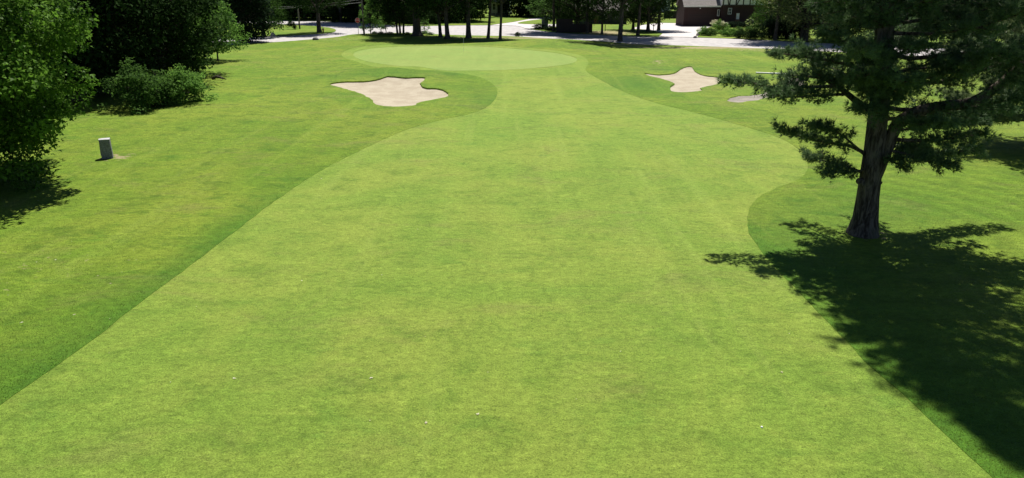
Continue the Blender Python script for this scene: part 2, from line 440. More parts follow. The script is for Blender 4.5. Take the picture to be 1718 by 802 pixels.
T_TUFT = needle_template(6, 1.2, 0.34, 5)

def leaves_mesh(name, C, N, T, S, tmpl, var):
    tv, tf = tmpl
    n, k = len(C), len(tv)
    N = unit(N); T = unit(T - N * (T * N).sum(1, keepdims=True)); B = np.cross(N, T)
    V = (C[:, None, :] + S[:, None, None] * (tv[None, :, 0:1] * T[:, None, :] + tv[None, :, 1:2] * B[:, None, :] + tv[None, :, 2:3] * N[:, None, :])).reshape(-1, 3)
    ls = np.array([len(q) for q in tf]); flat = np.concatenate([np.array(q) for q in tf])
    loops = (flat[None, :] + (np.arange(n) * k)[:, None]).reshape(-1)
    tot = np.tile(ls, n); start = np.concatenate([[0], np.cumsum(tot)[:-1]])
    me = bpy.data.meshes.new(name)
    me.vertices.add(len(V)); me.vertices.foreach_set('co', V.reshape(-1).astype(np.float32))
    me.loops.add(len(loops)); me.loops.foreach_set('vertex_index', loops.astype(np.int32))
    me.polygons.add(len(tot)); me.polygons.foreach_set('loop_start', start.astype(np.int32))
    me.polygons.foreach_set('loop_total', tot.astype(np.int32))
    at = me.attributes.new('var', 'FLOAT', 'FACE')
    at.data.foreach_set('value', np.repeat(var, len(tf)).astype(np.float32))
    me.update(calc_edges=True)
    return me

def clump_leaves(r, centers, radii, per, size, flat=0.7, up=0.6):
    """leaves spread through flattened clumps"""
    n = len(centers)
    cnt = np.maximum(6, (per * (radii / radii.mean()) ** 2)).astype(int)
    idx = np.repeat(np.arange(n), cnt); m = len(idx)
    d = unit(r.normal(size=(m, 3)))
    rad = r.random(m) ** 0.45
    C = centers[idx] + d * (rad * radii[idx])[:, None] * np.array([1, 1, flat])
    N = 0.45 * d + np.array([0, 0, up]) + 0.55 * r.normal(size=(m, 3))
    T = d + 0.7 * r.normal(size=(m, 3)) + np.array([0, 0, -0.45])
    S = size * (0.6 + 0.7 * r.random(m))
    cv = r.random(n)
    var = np.clip(0.55 * cv[idx] + 0.65 * r.random(m) - 0.1, 0, 1)
    return C, N, T, S, var

def bez(a, b, sag, n=6):
    t = np.linspace(0, 1, n)[:, None]
    p = np.asarray(a) * (1 - t) + np.asarray(b) * t
    p[:, 2] += sag * 4 * (t * (1 - t))[:, 0]
    return p

# ------------------------------------------------------------------ ground regions
def catmull(pts, step, closed=True):
    pts = np.asarray(pts, float); n = len(pts); out = []
    for i in range(n if closed else n - 1):
        p0, p1, p2, p3 = pts[(i - 1) % n], pts[i], pts[(i + 1) % n], pts[(i + 2) % n]
        if not closed:
            p0 = pts[max(i - 1, 0)]; p3 = pts[min(i + 2, n - 1)]
        k = int(max(1, min(60, np.linalg.norm(p2 - p1) / step)))
        for t in np.arange(k) / k:
            out.append(0.5 * ((2 * p1) + (-p0 + p2) * t + (2 * p0 - 5 * p1 + 4 * p2 - p3) * t ** 2 + (-p0 + 3 * p1 - 3 * p2 + p3) * t ** 3))
    return np.array(out)
def ppoly(px, step): return catmull([P(*q)[:2] for q in px], step)

def ragged(p, a):
    n = len(p); q = rng.normal(size=(n, 2)); q = (q + np.roll(q, 1, 0)) * 0.6
    return p + q * a

FAIRWAY_PX = [(-420, 990), (-200, 822), (0, 679), (130, 588), (250, 496), (330, 437), (400, 383), (470, 331), (530, 291), (600, 254), (680, 218),
              (740, 201), (790, 190), (820, 177), (834, 159), (829, 143), (800, 128), (740, 119.5), (660, 112.5), (600, 104), (574, 94), (580, 85), (612, 77.5),
              (700, 73.5), (850, 77.5), (930, 84), (975, 93), (987, 104), (983, 118), (1010, 135), (1050, 155), (1100, 172), (1180, 192), (1250, 212), (1310, 232),
              (1345, 255), (1356, 281), (1338, 301), (1300, 317), (1270, 333), (1256, 354), (1254, 378), (1263, 402), (1300, 447), (1345, 494), (1400, 551), (1450, 604),
              (1505, 652), (1570, 712), (1640, 778), (1720, 850), (1860, 990)]
GREEN_PX = [(593, 93), (602, 85), (640, 79.5), (700, 77), (780, 77), (850, 80.5), (920, 87), (958, 94), (968, 101), (950, 108), (880, 115.5), (800, 118.3), (730, 116.3), (660, 110), (612, 102)]
BUNKER1_PX = [(553, 141), (575, 137), (615, 136), (638, 132), (650, 128), (680, 130), (712, 130), (706, 140), (713, 147), (738, 149), (752, 157), (746, 163), (705, 171), (693, 177), (660, 178.5), (632, 175), (620, 164), (600, 155), (572, 147)]
BUNKER2_PX = [(1082, 123), (1105, 125.5), (1130, 123), (1145, 114.5), (1160, 112), (1169, 122), (1185, 127), (1206, 130), (1204, 140), (1176, 147), (1178, 151.5), (1150, 154.5), (1128, 153), (1125, 146), (1131, 139.5), (1110, 132), (1090, 127)]
BUNKER3_PX = [(1219, 167), (1240, 162), (1270, 158.5), (1298, 151), (1316, 138), (1338, 130), (1350, 137), (1338, 150), (1316, 157), (1290, 163), (1255, 169.5), (1234, 171)]
ROAD_PX = [(100, 103), (300, 82), (410, 73), (470, 70), (560, 62.5), (600, 57), (680, 55), (760, 58.5), (850, 60.5), (900, 63), (990, 68), (1060, 73.5), (1120, 75.5), (1180, 77.5), (1250, 80), (1340, 84), (1500, 92), (1718, 103), (2100, 123), (2100, 104), (1718, 87), (1500, 77), (1340, 70), (1250, 65.5),
           (1165, 62.5), (1060, 60.5), (990, 57.5), (930, 54), (885, 48), (862, 43), (790, 42.2), (700, 43.2), (640, 41), (600, 37.5), (540, 35.5), (465, 34.2), (300, 32), (100, 30), (100, 36), (300, 38), (465, 40.5), (520, 43), (556, 47), (563, 52), (545, 56), (470, 60.5), (410, 62.5), (300, 70), (100, 88)]
DRIVE1_PX = [(1100, 65.5), (1168, 64), (1181, 50), (1196, 42.5), (1150, 42.3), (1140, 38.5), (1105, 38), (1075, 42), (1060, 48), (1092, 50), (1112, 55.5)]
DRIVE2_PX = [(820, 43.5), (862, 36.5), (900, 30), (960, 27.5), (960, 29.5), (905, 32.5), (868, 38.5), (905, 40.5), (960, 39.5), (960, 43), (905, 46.5), (870, 49.5)]
regions = [  # name, polygon, drop, priority high first
    ('bunker1', ragged(ppoly(BUNKER1_PX, 0.25), 0.04), 0.10), ('bunker2', ragged(ppoly(BUNKER2_PX, 0.25), 0.03), 0.06), ('bunker3', ragged(ppoly(BUNKER3_PX, 0.3), 0.14), 0.015),
    ('green', ppoly(GREEN_PX, 0.5), 0.012), ('fairway', ragged(ppoly(FAIRWAY_PX, 0.28), 0.018), 0.008),
    ('road', np.array([P(*q)[:2] for q in ROAD_PX]), 0.05), ('drive1', np.array([P(*q)[:2] for q in DRIVE1_PX]), 0.04), ('drive2', ppoly(DRIVE2_PX, 1.5), 0.04)]
# resample straight polygons
def dens(poly, step):
    out = []
    for i in range(len(poly)):
        a, b = poly[i], poly[(i + 1) % len(poly)]
        k = int(max(1, min(80, np.linalg.norm(b - a) / step)))
        out += [a + (b - a) * t for t in np.arange(k) / k]
    return np.array(out)
regions = [(n, catmull(p, 1.5) if n == 'road' else dens(p, 1.0) if n.startswith('drive') else p, d) for n, p, d in regions]

def inside(poly, x, y):
    r = np.zeros(len(x), bool)
    px, py = poly[:, 0], poly[:, 1]
    j = len(poly) - 1
    for i in range(len(poly)):
        c = (py[i] > y) != (py[j] > y)
        with np.errstate(divide='ignore', invalid='ignore'):
            xi = (px[j] - px[i]) * (y - py[i]) / (py[j] - py[i]) + px[i]
        r ^= c & (x < xi)
        j = i
    return r
def dist_poly(poly, x, y):
    d = np.full(len(x), 1e9)
    Q = np.stack([x, y], 1)
    for i in range(len(poly)):
        a, b = poly[i], poly[(i + 1) % len(poly)]
        ab = b - a; L = (ab ** 2).sum() + 1e-12
        t = np.clip(((Q - a) @ ab) / L, 0, 1)
        d = np.minimum(d, ((Q - a - t[:, None] * ab) ** 2).sum(1))
    return np.sqrt(d)

def grid(x0, x1, y0, y1, s, jit=0.25):
    gx, gy = np.meshgrid(np.arange(x0, x1, s), np.arange(y0, y1, s))
    g = np.stack([gx.ravel(), gy.ravel()], 1)
    return g + rng.uniform(-jit, jit, g.shape) * s
g1 = grid(-48, 48, 3, 46, 0.75); g1 = g1[np.abs(g1[:, 0]) < g1[:, 1] * 0.85 + 8]
g2 = grid(-130, 130, 46, 170, 1.5); g2 = g2[np.abs(g2[:, 0]) < g2[:, 1] * 0.85 + 8]
g3 = grid(-300, 300, -120, 420, 12)
g4 = grid(-2400, 2400, -900, 3600, 200)
def core(g): return (g[:, 1] > 2) & (g[:, 1] < 171) & (np.abs(g[:, 0]) < g[:, 1] * 0.85 + 9)
g3 = g3[~core(g3)]
g4 = g4[~((np.abs(g4[:, 0]) < 310) & (g4[:, 1] > -130) & (g4[:, 1] < 430))]
pts = np.concatenate([g1, g2, g3, g4])
bp = [p for _, p, _ in regions]
near = np.zeros(len(pts), bool)
for p in bp:                             # thin out grid points that would crowd a border
    far = (np.abs(pts[:, 0]) < 140) & (pts[:, 1] < 180) & (pts[:, 1] > 0)
    ii = np.nonzero(far)[0]
    near[ii] |= dist_poly(p, pts[ii, 0], pts[ii, 1]) < 0.12
pts = pts[~near]
verts = [Vector(q) for q in pts.tolist()]
edges = []
for p in bp:
    o0 = len(verts)
    verts += [Vector(q) for q in p.tolist()]
    edges += [(o0 + i, o0 + (i + 1) % len(p)) for i in range(len(p))]
cv, ce, cf, *_ = delaunay_2d_cdt(verts, edges, [], 0, 1e-4)
V2 = np.array([(v[0], v[1]) for v in cv]); TRI = np.array([f for f in cf if len(f) == 3])
cen = V2[TRI].mean(1)
cls = np.full(len(TRI), -1)
box = (np.abs(cen[:, 0]) < 200) & (cen[:, 1] < 260) & (cen[:, 1] > -60)
bi = np.nonzero(box)[0]
for k in range(len(regions) - 1, -1, -1):
    ins = inside(regions[k][1], cen[bi, 0], cen[bi, 1])
    cls[bi[ins]] = k
HZ = hgt(V2[:, 0], V2[:, 1])
# grass attributes, per vertex
x, y = V2[:, 0], V2[:, 1]
nearv = (np.abs(x) < 140) & (y > 0) & (y < 130)
dfw = np.full(len(V2), 99.0); ii = np.nonzero(nearv)[0]
dfw[ii] = dist_poly(regions[4][1], x[ii], y[ii])
def sm(a, b, v): t = np.clip((v - a) / (b - a), 0, 1); return t * t * (3 - 2 * t)
lush = np.exp(-(dfw / 0.9) ** 2) * (x < -2) * (1 - sm(22, 36, y)) * 0.62
lush = np.maximum(lush, 0.5 * np.exp(-(dfw / 2.6) ** 2) * (x < -6) * (1 - sm(14, 22, y)))
pc = P(1330, 365)
lush = np.maximum(lush, 0.5 * np.exp(-((x - pc[0] - 2) / 5.0) ** 2 - ((y - pc[1]) / 4.0) ** 2))
lush = np.maximum(lush, 0.6 * (x > 6) * (y < 24) * np.exp(-(dfw / 4) ** 2))
for q, a, b in (((830, 165), 3, 5), ((1060, 140), 4, 5), ((660, 122), 6, 2.0), ((1110, 116), 4, 1.6)):
    c0 = P(*q); lush = np.maximum(lush, 0.55 * np.exp(-((x - c0[0]) / a) ** 2 - ((y - c0[1]) / b) ** 2))
bare = np.zeros(len(V2))
for q, a, b, s in (((195, 263), 0.9, 0.9, 0.9), ((1452, 392), 0.9, 0.9, 0.55), ((1103, 105.5), 0.5, 0.9, 1.1), ((60, 445), 3.0, 2.5, 0.30), ((260, 280), 6, 5, 0.18), ((160, 190), 5, 3, 0.3), ((560, 66), 14, 4, 0.45), ((900, 64), 16, 1.5, 1.1), ((1040, 75), 8, 1.5, 0.9), ((1200, 80), 20, 1.6, 1.1), ((1280, 84), 10, 3, 0.5), ((1020, 55), 6, 8, 0.9), ((640, 160), 8, 6, 0.12)):
    c0 = P(*q); bare = np.maximum(bare, s * np.exp(-((x - c0[0]) / a) ** 2 - ((y - c0[1]) / b) ** 2))

def region_mesh(name, k, mat, zoff, skirt_mat=None, label_kind='structure'):
    T = TRI[cls == k]
    used, inv = np.unique(T, return_inverse=True)
    inv = inv.reshape(T.shape)
    n = len(used)
    VV = np.stack([V2[used, 0], V2[used, 1], HZ[used] + zoff(V2[used, 0], V2[used, 1])], 1)
    F = inv.tolist(); mi = [0] * len(F)
    lu, ba = (lush[used] * (0.0 if name == 'fairway' else 1.0)).tolist(), bare[used].tolist()
    if skirt_mat is not None:            # the small turf step round the region
        cnt = {}
        for t in inv:
            for a, b in ((t[0], t[1]), (t[1], t[2]), (t[2], t[0])):
                key = (min(a, b), max(a, b)); cnt[key] = cnt.get(key, []) + [(a, b)]
        top = {}
        VV = VV.tolist()
        def up(i):
            if i not in top:
                top[i] = len(VV); VV.append((V2[used[i], 0], V2[used[i], 1], HZ[used[i]])); lu.append(lu[i]); ba.append(ba[i])
            return top[i]
        bot = {}
        def dn(i):
            if i not in bot:
                bot[i] = len(VV); VV.append(tuple(VV[i])); lu.append(lu[i]); ba.append(ba[i])
            return bot[i]
        for key, l in cnt.items():
            if len(l) == 1:
                a, b = l[0]; F.append((dn(a), dn(b), up(b), up(a))[::-1]); mi.append(1)
    me = bpy.data.meshes.new(name)
    me.from_pydata([tuple(map(float, q)) for q in VV], [], F)
    me.materials.append(mat)
    if skirt_mat is not None: me.materials.append(skirt_mat)
    me.polygons.foreach_set('material_index', mi)
    sm_ = [m_ == 0 for m_ in mi]; me.polygons.foreach_set('use_smooth', sm_)
    for nm, arr in (('lush', lu), ('bare', ba)):
        at = me.attributes.new(nm, 'FLOAT', 'POINT'); at.data.foreach_set('value', np.array(arr, np.float32))
    me.update()
    return tag(link_mesh(name, me, mat), kind=label_kind)

def drop(v): return lambda a, b: np.full(len(a), -v)
def bowl(poly, lip, depth, w):
    def f(a, b):
        d = dist_poly(poly, a, b); t = np.clip(d / w, 0, 1)
        return -lip - depth * t * t * (3 - 2 * t)
    return f
region_mesh('ground', -1, M['rough'], drop(0.0))
region_mesh('fairway', 4, M['fairway'], drop(0.010), M['rough'])
region_mesh('putting_green', 3, M['green'], drop(0.016), M['fairway'])
for k, wd, dp in ((0, 1.6, 0.22), (1, 1.3, 0.12), (2, 1.2, 0.03)):
    o = region_mesh('sand_bunker', k, M['gritty'] if k == 2 else M['sand'], bowl(regions[k][1], regions[k][2], dp, wd), M['rough'])
region_mesh('road', 5, M['asphalt'], drop(0.05), M['soil'])
region_mesh('driveway', 6, M['drive'], drop(0.04), M['soil'])
region_mesh('driveway', 7, M['drive'], drop(0.04), M['soil'])
# mulch strip along the planted bank is part of the ground cover further down

# ------------------------------------------------------------------ standing grass of the rough (one uncountable mass)
def blades():
    r = np.random.default_rng(99)
    n = 520000
    yy = 8.5 + 42 * r.random(n) ** 1.7
    xx = (r.random(n) * 2 - 1) * (yy * 0.80 + 2)
    fw = inside(regions[4][1], xx, yy)
    for k in (0, 1, 2): fw |= inside(regions[k][1], xx, yy)
    xx, yy = xx[~fw], yy[~fw]
    d = dist_poly(regions[4][1][::3], xx, yy)
    # ragged longer turf hanging over the bunker rims
    ex = []
    for k in (0, 1, 2):
        p = regions[k][1]; m = len(p) * 16
        j = r.integers(0, len(p), m); t = r.random(m)[:, None]
        out = p[(j + 1) % len(p)] - p[j]
        ar = np.sum(p[:, 0] * np.roll(p[:, 1], -1) - np.roll(p[:, 0], -1) * p[:, 1])
        back = (-out[:, 0] * np.sign(ar)) > 0.3 * np.abs(out[:, 1])      # rim on the far side of the sand
        j, t = j[back], t[back]; m = len(j)
        ex.append(p[j] * (1 - t) + p[(j + 1) % len(p)] * t + r.normal(size=(m, 2)) * 0.06)
    ex = np.concatenate(ex)
    X = np.concatenate([xx, ex[:, 0]]); Y = np.concatenate([yy, ex[:, 1]])
    D = np.concatenate([d, np.full(len(ex), 5.0)]); big = np.concatenate([np.zeros(len(xx)), np.ones(len(ex))])
    n = len(X)
    C = np.stack([X, Y, hgt(X, Y) - 0.003], 1)
    A = unit(np.stack([r.normal(size=n) * 0.7, r.normal(size=n) * 0.7 - 0.15, 0.55 + r.random(n)], 1))
    S = (0.022 + 0.026 * r.random(n)) * (1 + 0.15 * (D < 0.5)) * (1 + 1.2 * big)
    N = r.normal(size=(n, 3)); N[:, 2] = 0.3
    tm = (np.array([(0, -.11, 0), (0, .11, 0), (1, 0, 0)]), [(0, 1, 2)])
    var = np.clip(0.5 + 0.22 * r.normal(size=n) + 0.2 * np.sin(X * 1.3 + np.sin(Y * 0.9) * 2) * np.sin(Y * 1.7), 0, 1) * np.where((D < 0.5) & (X < 0), 0.62, 1.0)
    # close-cut blades of the fairway near the drone
    m = 480000
    fy = 7.5 + 26 * r.random(m) ** 1.5; fx = (r.random(m) * 2 - 1) * (fy * 0.80 + 2)
    k = inside(regions[4][1], fx, fy); fx, fy = fx[k], fy[k]; m = len(fx)
    C = np.concatenate([C, np.stack([fx, fy, hgt(fx, fy) - 0.012], 1)])
    A = np.concatenate([A, unit(np.stack([r.normal(size=m) * 0.8, r.normal(size=m) * 0.8, 0.5 + r.random(m)], 1))])
    S = np.concatenate([S, 0.014 + 0.016 * r.random(m)])
    N2 = r.normal(size=(m, 3)); N2[:, 2] = 0.3; N = np.concatenate([N, N2])
    cl = np.sin(fx * 2.1 + 2 * np.sin(fy * 0.8)) * np.sin(fy * 1.9 + 1.7 * np.sin(fx * 1.1)) + 0.7 * np.sin(fx * 5.3 + fy * 3.1) * np.sin(fy * 4.7 - fx * 1.7)
    var = np.concatenate([var, np.clip(0.50 + 0.2 * r.normal(size=m) + 0.10 * cl, 0, 1)])
    me = leaves_mesh('grass', C, N, A, S, tm, var)
    tag(link_mesh('grass', me, M['blade']), 'short mown grass blades standing on fairway and rough', 'grass', kind='stuff')
blades()

# ------------------------------------------------------------------ trees
def decid_crown(seed, H, base, R, nclump, per, leaf, cr=1.0, tmpl=T_LEAF, droop=0.0, lump=0.35, extra=None, flat=0.65, power=0.5):
    """returns leaf mesh arrays and branch tubes, tree standing at the origin"""
    r = np.random.default_rng(seed)
    ph = r.random(6) * 6.28
    t = r.random(nclump) ** 0.9
    az = r.random(nclump) * 2 * math.pi
    prof = np.sin(math.pi * (0.18 + 0.78 * t)) ** 0.7
    mod = 1 + lump * (np.sin(3 * az + ph[0] + 4 * t) * 0.5 + np.sin(2 * az + ph[1] - 7 * t) * 0.5)
    rad = R * prof * mod * (0.30 + 0.70 * r.random(nclump) ** power)
    C = np.stack([rad * np.cos(az), rad * np.sin(az), base + (H - base) * t - droop * (rad / R) ** 2], 1)
    C += r.normal(size=C.shape) * 0.25
    rr = cr * (0.65 + 0.7 * r.random(nclump))
    if extra is not None:
        C = np.concatenate([C, extra[:, :3]]); rr = np.concatenate([rr, extra[:, 3]])
    mb = MB()
    k = max(10, nclump // 9)
    sel = r.choice(len(C), min(k, len(C)), replace=False)
    for i in sel:
        c = C[i]; h0 = max(base * 0.75, c[2] * 0.55 + base * 0.15)
        h0 = min(h0, H * 0.85)
        d = np.linalg.norm(c[:2])
        mb.tube(bez((0, 0, h0), c, 0.08 * d, 6), np.linspace(0.025 * d + 0.03, 0.02, 6), 5)
    L = clump_leaves(r, C, rr, per, leaf, flat)
    return L, mb
def trunk_mb(h, r0, r1, lean=(0, 0), seed=0, flare=1.6, sides=12, bend=0.25):
    rs = np.random.default_rng(seed)
    z = np.array([-0.25, 0.0, 0.12, 0.35, 0.8, 1.6, 2.6] + list(np.linspace(3.6, h, 8)))
    t = np.clip(z / h, 0, 1)
    rad = r0 + (r1 - r0) * t + r0 * (flare - 1) * np.exp(-np.clip(z, 0, None) / 0.35)
    ph = rs.random(2) * 6.28
    xx = lean[0] * np.clip(z, 0, None) + bend * np.sin(t * 4 + ph[0]) * t
    yy = lean[1] * np.clip(z, 0, None) + bend * np.sin(t * 3.3 + ph[1]) * t
    mb = MB(); mb.tube(np.stack([xx, yy, z], 1), rad, sides, wob=0.12, rs=rs)
    return mb, (xx[-1], yy[-1])

CROWNS = {}
def crown_variant(key, **kw):
    L, mb = decid_crown(**kw)
    me = leaves_mesh('crown', *L[:4], kw.get('tmpl', T_LEAF), L[4])
    o = mb.build('limbs', M['bark']); bme = o.data; bpy.data.objects.remove(o)
    CROWNS[key] = (me, bme)
crown_variant('grove_a', seed=11, H=22, base=5.0, R=6.5, nclump=330, per=52, leaf=0.34, cr=1.15)
crown_variant('grove_b', seed=12, H=20, base=4.5, R=6.0, nclump=300, per=52, leaf=0.34, cr=1.15)
crown_variant('grove_c', seed=13, H=18, base=3.2, R=5.0, nclump=240, per=52, leaf=0.32, cr=1.05, droop=0.8)
crown_variant('high', seed=14, H=21, base=7.6, R=5.6, nclump=300, per=52, leaf=0.34, cr=1.1)
crown_variant('ever', seed=15, H=13, base=0.5, R=3.9, nclump=420, per=60, leaf=0.30, cr=0.95, power=0.4, lump=0.2)
crown_variant('wood_a', seed=21, H=17, base=1.2, R=6.0, nclump=340, per=55, leaf=0.32, cr=1.2, droop=0.6)
crown_variant('wood_b', seed=22, H=15, base=0.8, R=5.2, nclump=300, per=55, leaf=0.32, cr=1.15, droop=0.4)
crown_variant('low_a', seed=31, H=8.5, base=1.7, R=3.6, nclump=170, per=60, leaf=0.22, cr=0.8, droop=0.7)
crown_variant('low_b', seed=32, H=6.0, base=1.3, R=2.4, nclump=110, per=60, leaf=0.20, cr=0.6, droop=0.3)
crown_variant('sapling', seed=33, H=5.6, base=1.0, R=1.9, nclump=60, per=40, leaf=0.20, cr=0.45, droop=0.2)
crown_variant('far_a', seed=41, H=16, base=0.2, R=6.2, nclump=230, per=42, leaf=0.55, cr=1.5)
crown_variant('far_c', seed=43, H=14, base=0.2, R=5.4, nclump=200, per=42, leaf=0.55, cr=1.5, power=0.4)
crown_variant('far_b', seed=42, H=18, base=2.2, R=6.0, nclump=190, per=42, leaf=0.55, cr=1.5)
crown_variant('shrub_a', seed=51, H=2.3, base=0.15, R=1.7, nclump=90, per=60, leaf=0.15, cr=0.42, lump=0.25)
crown_variant('shrub_b', seed=52, H=1.5, base=0.1, R=1.2, nclump=60, per=50, leaf=0.14, cr=0.34, lump=0.3)

def mat_copy(me, mat, name):
    me2 = me.copy(); me2.materials.clear(); me2.materials.append(mat); me2.name = name
    return me2
MATMESH = {}
def tree(name, label, cat, px, key, mat, r0=0.35, scale=1.0, rot=0.0, lean=(0, 0), seed=0, trunk_h=None, group=None, flare=1.6, dx=0.0, dy=0.0, at=None, zs=1.0):
    p = P(*px) if at is None else np.array([at[0], at[1], float(hgt(*at[:2]))])
    p = p + np.array([dx, dy, 0])
    t = thing(name, label, cat, p, 0.0, group)
    kw_h = trunk_h if trunk_h else 9.0 * scale
    mb, top = trunk_mb(kw_h, r0, r0 * 0.45, lean, seed, flare)
    mb.build('trunk', M['bark'], t)
    k2 = (key, mat)
    if k2 not in MATMESH: MATMESH[k2] = mat_copy(CROWNS[key][0], M[mat], 'crown')
    c = link_mesh('crown', MATMESH[k2], M[mat], t)
    lm = link_mesh('limbs', CROWNS[key][1], M['bark'], t)
    for o in (c, lm):
        o.rotation_euler = (0, 0, rot); o.scale = (scale, scale, scale * zs)
        o.location = (lean[0] * kw_h * 0.6, lean[1] * kw_h * 0.6, 0)
    return t

def shrub(name, label, px, key, mat, scale=1.0, rot=0.0, zs=1.0, group=None, at=None, cat='shrub'):
    p = P(*px) if at is None else np.array([at[0], at[1], float(hgt(*at[:2]))])
    t = thing(name, label, cat, p, rot, group)
    k2 = (key, mat)
    if k2 not in MATMESH: MATMESH[k2] = mat_copy(CROWNS[key][0], M[mat], 'foliage')
    c = link_mesh('foliage', MATMESH[k2], M[mat], t)
    s = link_mesh('stems', CROWNS[key][1], M['bark'], t)
    for o in (c, s): o.scale = (scale, scale, scale * zs)
    return t

# ---- the big maple at the left
def big_maple():
    base = P(-40, 305); by = base[1]
    t = thing('maple_tree', 'large broad-leaved tree with low drooping leafy branches at the left edge of the lawn', 'tree', base)
    def c(px, py, dy, r): q = W(px, py, by + dy) - base; return (q[0], q[1], q[2], r)
    ex = []
    for (px, py, dy, rr) in [(120, 8, 0, .7), (100, 20, .5, .7), (140, 30, 0, .55), (118, 38, -.3, .6), (142, 45, .2, .35), (130, 62, 0, .35), (132, 78, 0, .28), (95, 60, -.6, .6), (62, 55, -.8, .55), (68, 78, -1, .45), (40, 68, -1, .55), (78, 100, -1.2, .45),
              (105, 112, -.6, .5), (135, 122, 0, .5), (148, 138, .2, .42), (138, 152, 0, .5), (118, 140, -.5, .6), (95, 150, -.8, .7), (140, 172, .2, .42), (125, 185, 0, .45), (105, 178, -.4, .6), (85, 195, -.5, .65), (88, 215, 0, .45), (75, 232, 0, .4),
              (92, 236, .3, .3), (60, 215, -.5, .7), (40, 240, -.4, .7), (55, 262, -.3, .5), (30, 270, -.6, .6), (15, 250, -.8, .7), (60, 285, .2, .4), (5, 280, -.4, .6), (20, 295, 0, .5), (20, 120, -1.5, .8), (30, 170, -1.5, .8), (60, 130, -1.2, .8), (10, 30, -2, .9), (50, 20, -1.5, .9), (10, 200, -1, .9), (65, 165, -.8, .8)]:
        ex.append(c(px, py, dy, rr))
    L, mb = decid_crown(61, 15.5, 1.1, 4.9, 480, 200, 0.17, 0.95, T_MAPLE, droop=0.5, extra=np.array(ex), flat=0.7)
    me = leaves_mesh('crown', *L[:4], T_MAPLE, L[4])
    link_mesh('crown', me, M['maple_leaf'], t)
    tb, _ = trunk_mb(11, 0.42, 0.18, (0, 0), 3); tb.build('trunk', M['bark'], t)
    mb.build('limbs', M['bark'], t)
big_maple()

